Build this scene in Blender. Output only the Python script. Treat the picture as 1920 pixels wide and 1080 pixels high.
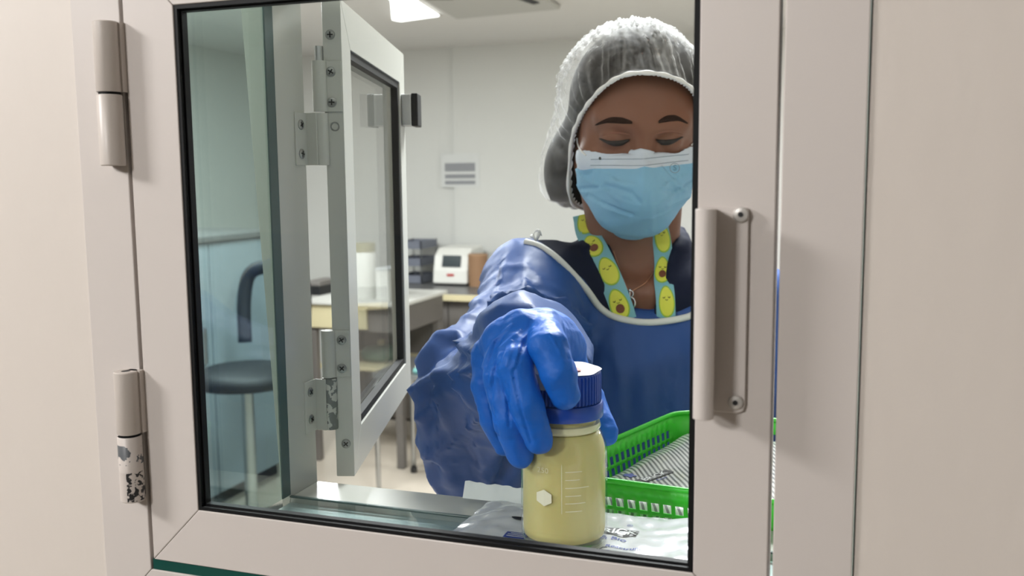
import bpy, math, random
import numpy as np
from mathutils import Vector, Matrix
from mathutils.bvhtree import BVHTree
from mathutils.kdtree import KDTree
for o in list(bpy.data.objects): bpy.data.objects.remove(o)
S = bpy.context.scene
COL = S.collection
PI = math.pi
rng = np.random.RandomState(7)

# ------------------------------------------------------------------ camera
F_PX, CX, CY, H = 1760.0, 960.0, 540.0, 1.5
RM = np.array([[0.94505834, 0.02911239, -0.32560283],
               [0.32675248, -0.11421782, 0.93818288],
               [-0.0098769, -0.99302908, -0.11745505]])
CAM = np.array([0.0, -0.49112, H])
cam = bpy.data.cameras.new('camera'); cam_o = bpy.data.objects.new('camera', cam); COL.objects.link(cam_o)
M = Matrix.Identity(4)
for r in range(3):
    M[r][0] = RM[r, 0]; M[r][1] = -RM[r, 1]; M[r][2] = -RM[r, 2]; M[r][3] = CAM[r]
cam_o.matrix_world = M
cam.sensor_width = 36; cam.lens = F_PX * 36 / 1920; cam.clip_start = 0.02; cam.clip_end = 60
cam.dof.use_dof = True; cam.dof.focus_distance = 0.74; cam.dof.aperture_fstop = 11
S.camera = cam_o

# ------------------------------------------------------------------ world, lights, exposure
S.view_settings.view_transform = 'Standard'; S.view_settings.look = 'None'
S.view_settings.gamma = 1; S.view_settings.use_curve_mapping = False
S.view_settings.exposure = 0.0
w = bpy.data.worlds.new('world'); S.world = w; w.use_nodes = True
w.node_tree.nodes['Background'].inputs[0].default_value = (0.6, 0.58, 0.55, 1)
w.node_tree.nodes['Background'].inputs[1].default_value = 0.05
def area(name, loc, size, power, col, target=None, sizey=None):
    l = bpy.data.lights.new(name, 'AREA'); l.energy = power; l.color = col; l.size = size
    if sizey: l.shape = 'RECTANGLE'; l.size_y = sizey
    o = bpy.data.objects.new(name, l); COL.objects.link(o); o.location = loc
    if target is not None:
        o.rotation_euler = (Vector(target) - Vector(loc)).to_track_quat('-Z', 'Y').to_euler()
    return o
# corridor lamp, high behind the camera and to the left
area('corridor_lamp', (-1.0, -2.3, 2.31), 0.30, 40, (1.0, 0.985, 0.975), (-0.35, 0, 1.5))
area('corridor_lamp', (-1.75, -0.85, 2.30), 0.40, 33, (1.0, 0.985, 0.975), (-0.6, 0, 1.5))
# laboratory ceiling panels; leftmost is an unseen fill, added to brighten the left side
LAB_LIGHTS = [(-1.9, 2.4, 72), (-0.32, 1.30, 78), (-3.1, 2.9, 52), (0.9, 3.7, 62)]
for (lx, ly, e) in LAB_LIGHTS:
    area('lab_lamp_or_fill', (lx, ly, 2.33), 0.55, e, (0.98, 0.99, 1.0))

# ------------------------------------------------------------------ helpers
def ray(px, py): return RM @ np.array([(px - CX) / F_PX, (py - CY) / F_PX, 1.0])
def onY(px, py, y): r = ray(px, py); return CAM + r * ((y - CAM[1]) / r[1])
def onZ(px, py, z): r = ray(px, py); return CAM + r * ((z - CAM[2]) / r[2])
def atD(px, py, d): return CAM + ray(px, py) * d
def projpx(P):
    q = (np.asarray(P) - CAM) @ RM
    return CX + F_PX * q[..., 0] / q[..., 2], CY + F_PX * q[..., 1] / q[..., 2], q[..., 2]
def lin(c): return tuple(((v / 255.0) / 12.92 if v / 255.0 <= 0.04045 else ((v / 255.0 + 0.055) / 1.055) ** 2.4) for v in c)

def mat(name, rgb, rough=0.5, metal=0.0, spec=0.5, bump=None, var=None, sheen=0, sss=0, coat=0, stretch=(1, 1, 1)):
    """rgb in sRGB 0-255; bump=(scale,strength,distance); var=(scale,amount)"""
    m = bpy.data.materials.new(name); m.use_nodes = True
    nt = m.node_tree; b = nt.nodes['Principled BSDF']
    c = lin(rgb) + (1,)
    b.inputs['Base Color'].default_value = c
    b.inputs['Roughness'].default_value = rough; b.inputs['Metallic'].default_value = metal
    b.inputs['Specular IOR Level'].default_value = spec
    if sheen: b.inputs['Sheen Weight'].default_value = sheen
    if coat: b.inputs['Coat Weight'].default_value = coat; b.inputs['Coat Roughness'].default_value = 0.05
    if sss:
        b.inputs['Subsurface Weight'].default_value = sss
        b.inputs['Subsurface Radius'].default_value = (0.01, 0.006, 0.004); b.inputs['Subsurface Scale'].default_value = 0.6
    if bump or var:
        tc = nt.nodes.new('ShaderNodeTexCoord'); mp = nt.nodes.new('ShaderNodeMapping')
        mp.inputs['Scale'].default_value = stretch
        nt.links.new(tc.outputs['Object'], mp.inputs['Vector'])
    if bump:
        n = nt.nodes.new('ShaderNodeTexNoise'); n.inputs['Scale'].default_value = bump[0]; n.inputs['Detail'].default_value = 5
        bp = nt.nodes.new('ShaderNodeBump'); bp.inputs['Strength'].default_value = bump[1]; bp.inputs['Distance'].default_value = bump[2]
        nt.links.new(mp.outputs[0], n.inputs['Vector']); nt.links.new(n.outputs[0], bp.inputs['Height'])
        nt.links.new(bp.outputs[0], b.inputs['Normal'])
    if var:
        n = nt.nodes.new('ShaderNodeTexNoise'); n.inputs['Scale'].default_value = var[0]; n.inputs['Detail'].default_value = 4
        r = nt.nodes.new('ShaderNodeValToRGB'); a = var[1]
        r.color_ramp.elements[0].position = 0.3; r.color_ramp.elements[1].position = 0.7
        r.color_ramp.elements[0].color = tuple(v * (1 - a) for v in c[:3]) + (1,)
        r.color_ramp.elements[1].color = tuple(min(1, v * (1 + a)) for v in c[:3]) + (1,)
        nt.links.new(mp.outputs[0], n.inputs['Vector']); nt.links.new(n.outputs[0], r.inputs[0])
        nt.links.new(r.outputs[0], b.inputs['Base Color'])
    return m

def glass_mat(name, tint, ior=1.5, rough=0.0):
    """thin sheet of glass: fresnel mix of clear (tinted) transmission and mirror reflection"""
    m = bpy.data.materials.new(name); m.use_nodes = True; nt = m.node_tree
    for n in list(nt.nodes): nt.nodes.remove(n)
    out = nt.nodes.new('ShaderNodeOutputMaterial'); mx = nt.nodes.new('ShaderNodeMixShader')
    fr = nt.nodes.new('ShaderNodeFresnel'); ge = nt.nodes.new('ShaderNodeNewGeometry'); mr = nt.nodes.new('ShaderNodeMapRange')
    mr.inputs['To Min'].default_value = ior; mr.inputs['To Max'].default_value = 1 / ior      # same air-side reflectance on both faces of the thin sheet
    nt.links.new(ge.outputs['Backfacing'], mr.inputs['Value']); nt.links.new(mr.outputs[0], fr.inputs[0])
    tr = nt.nodes.new('ShaderNodeBsdfTransparent'); tr.inputs[0].default_value = tint + (1,)
    gl = nt.nodes.new('ShaderNodeBsdfGlossy'); gl.inputs['Roughness'].default_value = rough
    nt.links.new(fr.outputs[0], mx.inputs[0]); nt.links.new(tr.outputs[0], mx.inputs[1]); nt.links.new(gl.outputs[0], mx.inputs[2])
    nt.links.new(mx.outputs[0], out.inputs[0])
    return m

class MB:
    def __init__(s): s.v = []; s.f = []; s.m = []; s.cur = 0
    def add(s, vs, fs):
        o = len(s.v); s.v += [tuple(map(float, q)) for q in vs]
        for f in fs: s.f.append(tuple(i + o for i in f)); s.m.append(s.cur)
    def box(s, x0, x1, y0, y1, z0, z1, T=None):
        vs = [(x, y, z) for x in (x0, x1) for y in (y0, y1) for z in (z0, z1)]
        if T: vs = [T(*q) for q in vs]
        s.add(vs, [(0, 1, 3, 2), (4, 6, 7, 5), (0, 4, 5, 1), (2, 3, 7, 6), (0, 2, 6, 4), (1, 5, 7, 3)])
    def prism(s, poly, e0, e1):
        """poly: list of 3-D points, swept from offset e0 to offset e1 (vectors)"""
        n = len(poly); e0 = np.array(e0); e1 = np.array(e1)
        vs = [np.array(p) + e0 for p in poly] + [np.array(p) + e1 for p in poly]
        fs = [tuple(range(n))[::-1], tuple(range(n, 2 * n))] + [(i, (i + 1) % n, n + (i + 1) % n, n + i) for i in range(n)]
        s.add(vs, fs)
    def lathe(s, prof, c=(0, 0, 0), n=32, axis=(0, 0, 1), cap=True):
        a = Vector(axis).normalized(); q = Vector((0, 0, 1)).rotation_difference(a).to_matrix()
        vs = []
        for (r, z) in prof:
            for k in range(n):
                t = 2 * PI * k / n; vs.append(Vector(c) + q @ Vector((r * math.cos(t), r * math.sin(t), z)))
        fs = []
        for j in range(len(prof) - 1):
            for k in range(n): fs.append((j * n + k, j * n + (k + 1) % n, (j + 1) * n + (k + 1) % n, (j + 1) * n + k))
        if cap:
            fs.append(tuple(range(n))[::-1]); fs.append(tuple((len(prof) - 1) * n + k for k in range(n)))
        s.add(vs, fs)
    def cyl(s, p0, p1, r, n=20, r2=None):
        d = Vector(p1) - Vector(p0); s.lathe([(r, 0), (r if r2 is None else r2, d.length)], p0, n, d)
    def tube(s, pts, rad, n=8, closed=False, flat=1.0):
        pts = [Vector(p) for p in pts]; N = len(pts); vs = []
        up = Vector((0, 0, 1)); prev = None
        for i, p in enumerate(pts):
            t = (pts[(i + 1) % N] - pts[i - 1]) if (closed or 0 < i < N - 1) else (pts[1] - pts[0] if i == 0 else pts[-1] - pts[-2])
            t.normalize()
            if prev is None:
                a = t.orthogonal() if abs(t.dot(up)) > 0.95 else t.cross(up)
            else: a = prev - t * prev.dot(t)
            a.normalize(); prev = a; b = t.cross(a)
            r = rad[i] if hasattr(rad, '__len__') else rad
            for k in range(n):
                th = 2 * PI * k / n; vs.append(p + a * (r * math.cos(th)) + b * (r * flat * math.sin(th)))
        fs = []
        for i in range(N if closed else N - 1):
            for k in range(n):
                j = (i + 1) % N; fs.append((i * n + k, i * n + (k + 1) % n, j * n + (k + 1) % n, j * n + k))
        if not closed: fs.append(tuple(range(n))[::-1]); fs.append(tuple((N - 1) * n + k for k in range(n)))
        s.add(vs, fs)
    def grid(s, P, closed_u=False):
        nu, nv = P.shape[:2]; fs = []
        for i in range(nu if closed_u else nu - 1):
            for j in range(nv - 1):
                a = (i + 1) % nu; fs.append((i * nv + j, a * nv + j, a * nv + j + 1, i * nv + j + 1))
        s.add(P.reshape(-1, 3), fs)

def obj(name, mb, mats, parent=None, smooth=None, bevel=None, recalc=True):
    me = bpy.data.meshes.new(name)
    if isinstance(mb, MB): me.from_pydata(mb.v, [], mb.f)
    else: me.from_pydata(mb[0], [], mb[1])
    mats = mats if isinstance(mats, (list, tuple)) else [mats]
    for m in mats: me.materials.append(m)
    if isinstance(mb, MB) and len(mats) > 1: me.polygons.foreach_set('material_index', mb.m)
    if recalc:
        import bmesh
        bm = bmesh.new(); bm.from_mesh(me); bmesh.ops.recalc_face_normals(bm, faces=bm.faces); bm.to_mesh(me); bm.free()
    if smooth is not None:
        me.polygons.foreach_set('use_smooth', [True] * len(me.polygons))
        if smooth < 180: me.set_sharp_from_angle(angle=math.radians(smooth))
    me.update()
    o = bpy.data.objects.new(name, me); COL.objects.link(o)
    if parent is not None: adopt(o, parent)
    if bevel:
        b = o.modifiers.new('bevel', 'BEVEL'); b.width = bevel; b.segments = 2; b.limit_method = 'ANGLE'; b.angle_limit = math.radians(40)
    return o
WM = {}
def wm(o):
    return (wm(o.parent) @ o.matrix_parent_inverse if o.parent else Matrix.Identity(4)) @ o.matrix_basis
def adopt(o, parent):
    o.parent = parent; o.matrix_parent_inverse = wm(parent).inverted()
def thing(name, label, cat, loc=(0, 0, 0), group=None):
    o = bpy.data.objects.new(name, None); COL.objects.link(o); o.location = tuple(map(float, loc)); o.empty_display_size = 0.05
    return tag(o, label, cat, group)
def tag(o, label, cat, group=None):
    o['label'] = label; o['category'] = cat
    if group: o['group'] = group
    return o
def struct(o): o['kind'] = 'structure'; return o

def catmull(pts, n, closed=False):
    pts = np.array(pts, float); N = len(pts); out = []
    seg = N if closed else N - 1
    for i in range(n):
        t = i / n * seg if closed else i / (n - 1) * seg
        k = min(int(t), seg - 1); u = t - k
        g = lambda j: pts[j % N] if closed else pts[max(0, min(N - 1, j))]
        p0, p1, p2, p3 = g(k - 1), g(k), g(k + 1), g(k + 2)
        out.append(0.5 * ((2 * p1) + (-p0 + p2) * u + (2 * p0 - 5 * p1 + 4 * p2 - p3) * u * u + (-p0 + 3 * p1 - 3 * p2 + p3) * u ** 3))
    return np.array(out)

# ---- signed-distance modelling: fields on a rectilinear grid, meshed with surface nets
def smin(a, b, k):
    if k <= 0: return np.minimum(a, b)
    h = np.clip(0.5 + 0.5 * (b - a) / k, 0, 1); return b + (a - b) * h - k * h * (1 - h)
class Field:
    def __init__(s, xs, ys, zs):
        s.xs, s.ys, s.zs = [np.array(a, np.float32) for a in (xs, ys, zs)]
        s.F = np.full((len(xs), len(ys), len(zs)), 1.0, np.float32)
    def box(s, lo, hi):
        sl = []
        for a, l, h in zip((s.xs, s.ys, s.zs), lo, hi):
            i = max(0, np.searchsorted(a, l) - 1); j = min(len(a), np.searchsorted(a, h) + 1); sl.append(slice(i, max(i, j)))
        return tuple(sl)
    def pts(s, sl):
        return s.xs[sl[0]][:, None, None], s.ys[sl[1]][None, :, None], s.zs[sl[2]][None, None, :]
    def cone(s, a, b, ra, rb, k=0.0, pad=0.05, sub=False):
        a = np.array(a, np.float32); b = np.array(b, np.float32); R = max(ra, rb) + pad
        sl = s.box(np.minimum(a, b) - R, np.maximum(a, b) + R); X, Y, Z = s.pts(sl); d = b - a; L = float(d @ d) + 1e-12
        t = np.clip(((X - a[0]) * d[0] + (Y - a[1]) * d[1] + (Z - a[2]) * d[2]) / L, 0, 1)
        D = np.sqrt((X - a[0] - t * d[0]) ** 2 + (Y - a[1] - t * d[1]) ** 2 + (Z - a[2] - t * d[2]) ** 2) - (ra + (rb - ra) * t)
        s.put(sl, D, k, sub)
    def ell(s, c, r, ax=None, k=0.0, pad=0.05, sub=False):
        """ellipsoid; ax = 3x3 rows of its axes in world"""
        c = np.array(c, np.float32); R = max(r) + pad; sl = s.box(c - R, c + R); X, Y, Z = s.pts(sl)
        X = X - c[0]; Y = Y - c[1]; Z = Z - c[2]; A = np.eye(3) if ax is None else ax
        u = [(X * A[i][0] + Y * A[i][1] + Z * A[i][2]) for i in range(3)]
        k0 = np.sqrt(sum((u[i] / r[i]) ** 2 for i in range(3))); k1 = np.sqrt(sum((u[i] / r[i] ** 2) ** 2 for i in range(3)))
        s.put(sl, k0 * (k0 - 1) / (k1 + 1e-6), k, sub)
    def put(s, sl, D, k, sub):
        if sub: s.F[sl] = -smin(-s.F[sl], D, k)
        else: s.F[sl] = smin(s.F[sl], D, k)
    def mesh(s):
        F = s.F; S_ = F < 0; nx, ny, nz = F.shape
        cnt = np.zeros((nx - 1, ny - 1, nz - 1), np.int8)
        for i in (0, 1):
            for j in (0, 1):
                for k in (0, 1): cnt += S_[i:nx - 1 + i, j:ny - 1 + j, k:nz - 1 + k]
        act = (cnt > 0) & (cnt < 8); I = np.argwhere(act); n = len(I)
        ids = np.full(act.shape, -1, np.int32); ids[act] = np.arange(n)
        acc = np.zeros((n, 3)); num = np.zeros(n)
        ax = (s.xs, s.ys, s.zs); corners = [(i, j, k) for i in (0, 1) for j in (0, 1) for k in (0, 1)]
        val = {c: F[I[:, 0] + c[0], I[:, 1] + c[1], I[:, 2] + c[2]] for c in corners}
        pos = {c: np.stack([ax[d][I[:, d] + c[d]] for d in range(3)], 1) for c in corners}
        for c in corners:
            for d in range(3):
                if c[d] == 0:
                    e = list(c); e[d] = 1; e = tuple(e); a, b = val[c], val[e]; m = (a < 0) != (b < 0)
                    t = np.where(m, a / np.where(m, a - b, 1), 0)[:, None]
                    acc += np.where(m[:, None], pos[c] * (1 - t) + pos[e] * t, 0); num += m
        V = acc / np.maximum(num, 1)[:, None]; faces = []
        for d in range(3):
            o1, o2 = [(1, 2), (2, 0), (0, 1)][d]
            A = [slice(None)] * 3; B = [slice(None)] * 3; A[d] = slice(0, -1); B[d] = slice(1, None)
            ch = S_[tuple(A)] != S_[tuple(B)]
            E = np.argwhere(ch); E = E[(E[:, o1] > 0) & (E[:, o2] > 0) & (E[:, o1] < ch.shape[o1] - 1) & (E[:, o2] < ch.shape[o2] - 1)]
            q = []
            for (u, v) in ((1, 1), (0, 1), (0, 0), (1, 0)):
                G = E.copy(); G[:, o1] -= u; G[:, o2] -= v; q.append(ids[G[:, 0], G[:, 1], G[:, 2]])
            q = np.stack(q, 1); ins = S_[E[:, 0], E[:, 1], E[:, 2]]
            q[~ins] = q[~ins][:, ::-1]; faces.append(q)
        return V, np.concatenate(faces)
def smooth_mesh(V, Fq, it=2, lam=0.5):
    V = V.copy(); E = np.concatenate([Fq[:, [0, 1]], Fq[:, [1, 2]], Fq[:, [2, 3]], Fq[:, [3, 0]]])
    deg = np.bincount(E[:, 0], minlength=len(V)) + np.bincount(E[:, 1], minlength=len(V))
    for _ in range(it):
        acc = np.zeros_like(V)
        for d in range(3):
            acc[:, d] = np.bincount(E[:, 0], V[E[:, 1], d], len(V)) + np.bincount(E[:, 1], V[E[:, 0], d], len(V))
        V += lam * (acc / np.maximum(deg, 1)[:, None] - V)
    return V
def normals(V, Fq):
    n = np.cross(V[Fq[:, 2]] - V[Fq[:, 0]], V[Fq[:, 3]] - V[Fq[:, 1]]); N = np.zeros_like(V)
    for j in range(4):
        for d in range(3): N[:, d] += np.bincount(Fq[:, j], n[:, d], len(V))
    return N / (np.linalg.norm(N, axis=1)[:, None] + 1e-12)
def mesh_obj(name, V, Fq, m, parent=None):
    me = bpy.data.meshes.new(name); me.vertices.add(len(V)); me.vertices.foreach_set('co', V.astype(np.float32).ravel())
    me.loops.add(4 * len(Fq)); me.loops.foreach_set('vertex_index', Fq.astype(np.int32).ravel())
    me.polygons.add(len(Fq)); me.polygons.foreach_set('loop_start', np.arange(0, 4 * len(Fq), 4, dtype=np.int32))
    me.update(calc_edges=True); me.validate(); me.polygons.foreach_set('use_smooth', [True] * len(me.polygons))
    me.materials.append(m); o = bpy.data.objects.new(name, me); COL.objects.link(o)
    if parent is not None: adopt(o, parent)
    return o
def tri(x): return np.abs((x % 1.0) - 0.5) * 2
def crumple(P, freq, seed, n=5, warp=0.6):
    """straight, crisp creases as in non-woven cloth"""
    r = np.random.RandomState(seed); h = np.zeros(len(P))
    for k in range(n):
        d = r.normal(size=3); d /= np.linalg.norm(d); e = r.normal(size=3); e /= np.linalg.norm(e)
        x = P @ d * freq * (0.6 + 0.8 * r.rand()) + r.rand() + warp * np.sin(P @ e * freq * 2.1 + r.rand() * 6)
        g = 0.5 + 0.5 * np.sin(P @ r.normal(size=3) * freq * 1.3 + r.rand() * 6)
        h += (np.maximum(0, 1 - 2.2 * np.abs((x % 1) - 0.5)) ** 1.5) * g
    return h / n
def facet(P, cell, seed, width, stretch=None, blend=.35):
    """crumpled-paper relief: ridges along the borders of random cells, tilted facets inside"""
    r = np.random.RandomState(seed); A = P if stretch is None else P * np.array(stretch)
    lo = A.min(0); hi = A.max(0); n = int(np.prod((hi - lo) / cell + 1) * .9) + 4
    sd = lo + r.rand(n, 3) * (hi - lo); tl = r.normal(size=(n, 3)) * blend / cell
    kd = KDTree(n)
    for i, p in enumerate(sd): kd.insert(p, i)
    kd.balance(); K_ = np.zeros(len(A), np.int64); D2 = np.zeros((len(A), 2))
    for i, p in enumerate(A.tolist()):
        (c0, k0, d0), (c1, k1, d1) = kd.find_n(p, 2); K_[i] = k0; D2[i] = (d0, d1)
    e_ = D2[:, 1] - D2[:, 0]; inside = ((A - sd[K_]) * tl[K_]).sum(1) * np.clip(e_ / (width * 1.2), 0, 1)
    return np.clip(1 - e_ / width, 0, 1) * .6 + np.clip(inside, -1, 1) * .6
def stroke(P, pts, width):
    """0..1 ridge profile of points near an image-space polyline (width in pixels)"""
    u, v, d = projpx(P); best = np.full(len(P), 1e9); pts = np.array(pts, float)
    for a, b in zip(pts[:-1], pts[1:]):
        e = b - a; t = np.clip(((u - a[0]) * e[0] + (v - a[1]) * e[1]) / (e @ e), 0, 1)
        best = np.minimum(best, np.hypot(u - a[0] - t * e[0], v - a[1] - t * e[1]))
    return np.maximum(0, 1 - best / width)
def text_mesh(name, body, size, m, mapfn, parent, bold=0.0):
    """flat printed lettering: built-in font outline, filled, laid on a surface by mapfn(x,y)->point"""
    c = bpy.data.curves.new(name, 'FONT'); c.body = body; c.size = size; c.align_x = 'CENTER'; c.align_y = 'CENTER'; c.offset = bold; c.resolution_u = 3
    t = bpy.data.objects.new('tmp', c); COL.objects.link(t)
    me = bpy.data.meshes.new_from_object(t.evaluated_get(bpy.context.evaluated_depsgraph_get()))
    bpy.data.objects.remove(t); bpy.data.curves.remove(c)
    for v in me.vertices: v.co = Vector(tuple(map(float, mapfn(v.co.x, v.co.y))))
    me.name = name; me.materials.clear(); me.materials.append(m)
    o = bpy.data.objects.new(name, me); COL.objects.link(o); adopt(o, parent); return o

# ------------------------------------------------------------------ materials
m_wall = mat('plaster_paint', (218, 209, 200), 0.55, bump=(45, 0.16, 0.002), var=(3, 0.018), stretch=(2, 2, 0.7))
m_alu = mat('white_powder_coat', (210, 202, 196), 0.38, bump=(300, 0.04, 0.0005))
m_alu_lab = mat('white_powder_coat_glossy', (190, 191, 184), 0.22, bump=(200, 0.03, 0.0005))
m_rubber = mat('black_rubber', (9, 10, 11), 0.6, spec=.25)
m_rubber2 = mat('dark_grey_rubber', (30, 31, 34), 0.5)
m_screw = mat('zinc_screw', (150, 152, 150), 0.35, metal=0.7)
m_dark = mat('dark_recess', (16, 16, 18), 0.6)
m_steel = mat('brushed_steel', (170, 172, 172), 0.28, metal=0.9)
m_pane = glass_mat('clear_pane', (0.955, 0.97, 0.965), 1.5)
m_tint_f = glass_mat('pale_green_glass', (0.93, 0.97, 0.97), 1.5)
m_tint = glass_mat('green_tinted_glass', (0.74, 0.84, 0.83), 1.5)
m_edge = mat('glass_edge_green', (22, 74, 66), 0.15)
m_back = mat('blue_green_backing', (186, 202, 200), 0.4, var=(4, 0.05))
m_floorback = mat('pale_backing', (196, 206, 204), 0.4)
m_sil = mat('silicone_dark', (72, 92, 90), 0.4)

# ------------------------------------------------------------------ setting
XL, XR = -0.4675, 0.0121                # outer edges of the hatch frame
ZB, ZT = 1.2005, 1.693
mb = MB()
for (x0, x1, z0, z1) in ((-3.9, XL - .0006, 0, 2.35), (XR + .0012, 2.4, 0, 2.35), (XL - .0006, XR + .0012, 0, ZB), (XL - .0006, XR + .0012, ZT, 2.35)):
    mb.box(x0, x1, 0.002, 0.062, z0, z1)
struct(obj('wall_front', mb, m_wall))
m_lab_wall = mat('lab_wall_paint', (205, 206, 202), 0.5, var=(1.2, 0.03))
m_ceil = mat('lab_ceiling_paint', (220, 218, 215), 0.6)
m_lab_floor = mat('lab_floor_vinyl', (196, 186, 172), 0.3, var=(3, 0.06))
YB = 5.35
def setbox(name, m, *b):
    q = MB(); q.box(*b); return struct(obj(name, q, m))
setbox('wall_back', m_lab_wall, -3.9, 2.4, YB, YB + .1, 0, 2.35)
setbox('wall_left', m_lab_wall, -4.0, -3.9, -4.8, YB + .1, 0, 2.35)
setbox('wall_right', m_lab_wall, 2.4, 2.5, -4.8, YB + .1, 0, 2.35)
mb = MB(); mb.box(-3.95, 2.45, -4.85, YB + .05, -0.1, 0)
struct(obj('floor', mb, m_lab_floor))
mb = MB(); mb.box(-3.95, 2.45, -4.85, YB + .05, 2.35, 2.45)
struct(obj('ceiling', mb, m_ceil))
m_corr = mat('corridor_wall_paint', (200, 205, 205), 0.6)
m_dado = mat('corridor_dado_blue', (150, 172, 186), 0.5)
setbox('wall_corridor', m_corr, -3.9, 2.4, -4.9, -4.8, 0, 2.35)
setbox('trim_corridor', m_dado, -3.9, 2.4, -4.8, -4.78, 0, 1.15)
# shallow pilaster making the faint vertical seam on the far wall
xs_ = onY(853, 300, YB)[0]
setbox('trim_back', m_lab_wall, xs_, 2.4, YB - .02, YB, 0, 2.35)

# ------------------------------------------------------------------ the hatch: fixed frame lining the hole in the wall
hatch = thing('pass_through_hatch', 'fixed white aluminium frame with glass lined recess set in the wall', 'hatch', (-.228, .1, ZB))
DX0, DX1, DZ0, DZ1 = -.4265, -.0296, 1.248, 1.6448     # front door outline
gx0, gx1, gz0, gz1 = -.4292, -.0270, 1.2405, 1.6475
Y_ = np.array
def mitred(name, poly, y0, y1, m, parent, bevel=.0006):
    q = MB(); q.prism([(x, 0, z) for x, z in poly], (0, y0, 0), (0, y1, 0)); return obj(name, q, m, parent, bevel=bevel)
def inset(R, d): return [(R[0][0] + d, R[0][1] + d), (R[1][0] - d, R[1][1] + d), (R[2][0] - d, R[2][1] - d), (R[3][0] + d, R[3][1] - d)]
e = .00018
fr0 = [(XL, ZB), (XR, ZB), (XR, ZT), (XL, ZT)]
fr1 = [(gx0, gz0), (gx1, gz0), (gx1, gz1), (gx0, gz1)]
def ring(names, A, B, y0, y1, m, parent, bevel=.0006):
    out = []
    for i, nm in enumerate(names):
        j = (i + 1) % 4; poly = [Y_(A[i]), Y_(A[j]), Y_(B[j]), Y_(B[i])]
        d = (poly[1] - poly[0]) / np.linalg.norm(poly[1] - poly[0])
        poly = [poly[0] + d * e, poly[1] - d * e, poly[2] - d * e, poly[3] + d * e]
        out.append(mitred(nm, poly, y0, y1, m, parent, bevel))
    return out
ring(['sill_frame', 'jamb', 'head_frame', 'jamb'], fr0, fr1, 0.0, 0.036, m_alu, hatch)
FZ = 1.2345       # top of the glass floor
bi0, bi1, bj0, bj1 = -.4300, -.0270, 1.2335, 1.655        # opening of the back frame
br0 = [(-.4375, 1.2015), (XR - .005, 1.2015), (XR - .005, ZT - .002), (-.462, ZT - .002)]
br1 = [(bi0, bj0), (bi1, bj0), (bi1, bj1), (bi0, bj1)]
for o in ring(['back_frame'] * 4, br0, br1, .1725, .2155, m_alu_lab, hatch): pass
q = MB(); q.box(-.4372, -.4312, .0365, .1718, 1.2345, 1.69); obj('side_glass', q, m_tint, hatch)
q = MB(); q.box(-.4312, -.4296, .160, .1722, 1.2350, 1.66); obj('silicone_bead', q, m_sil, hatch, bevel=.0006)
q = MB(); q.box(-.0245, -.0185, .0365, .1718, 1.2345, 1.69); obj('side_glass', q, m_tint, hatch)
q = MB(); q.box(-.4305, -.0245, .0145, .1718, FZ - .0085, FZ - .006); obj('backing_panel', q, m_floorback, hatch)
q = MB(); q.box(-.4308, -.0248, .0145, .1715, FZ - .0058, FZ); obj('floor_glass', q, m_tint_f, hatch)
q = MB(); q.box(-.4280, -.0280, .0010, .0035, gz0 + .0001, DZ0 - .0004); obj('glass_edge', q, m_edge, hatch)
q = MB(); q.box(-.4295, -.0248, .1690, .1722, FZ - .001, FZ + .0008); obj('silicone_bead', q, m_sil, hatch, bevel=.0006)
q = MB(); q.box(-.43, -.026, .037, .1718, 1.656, 1.662); obj('ceiling_glass', q, m_tint_f, hatch)

# ------------------------------------------------------------------ front hatch door
def screw_mb(c, n, r, depth=.0012, rot=0.5, dark=1, cross=True):
    q = MB(); q.lathe([(r, -.0004), (r, depth * .5), (r * .8, depth), (r * .12, depth)], c, 20, n)
    q.cur = dark; nn = Vector(n).normalized(); a = nn.orthogonal().normalized(); b = nn.cross(a)
    if cross:
        for k in (0, 1):
            th = rot + k * PI / 2; u = a * math.cos(th) + b * math.sin(th); v = nn.cross(u); cc = Vector(c) + nn * (depth + .00005)
            T = lambda x, y, z, u=u, v=v, cc=cc: tuple(cc + u * x + v * y + nn * z)
            q.box(-r * .6, r * .6, -r * .13, r * .13, -.0003, .00012, T)
    return q
door = thing('hatch_door', 'closed front hatch door with white mitred frame, clear glass and black seal', 'door', (-.228, .01, DZ0))
sx0, sx1, sz0, sz1 = -.3888, -.0684, 1.2860, 1.6067
A = [(DX0, DZ0), (DX1, DZ0), (DX1, DZ1), (DX0, DZ1)]; B = [(sx0, sz0), (sx1, sz0), (sx1, sz1), (sx0, sz1)]
ring(['bottom_rail', 'stile', 'top_rail', 'stile'], A, B, 0.0, .0088, m_alu, door)
ring(['rear_rail', 'rear_stile', 'rear_rail', 'rear_stile'], A, inset(B, -.0130), .0089, .026, m_alu, door)
def ringmesh(A, B, y0, y1):
    q = MB()
    for i in range(4):
        j = (i + 1) % 4; q.prism([(A[i][0], 0, A[i][1]), (A[j][0], 0, A[j][1]), (B[j][0], 0, B[j][1]), (B[i][0], 0, B[i][1])], (0, y0, 0), (0, y1, 0))
    return q
obj('rubber_seal', ringmesh(inset(B, .0000), inset(B, .0024), .0008, .0088), m_rubber, door)
obj('rubber_seal', ringmesh(inset(B, .0024), inset(B, .0036), .0040, .0088), m_rubber, door)
q = MB(); q.box(sx0 - .010, sx1 + .010, .0090, .0130, sz0 - .010, sz1 + .010); obj('glass_pane', q, m_pane, door)

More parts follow.
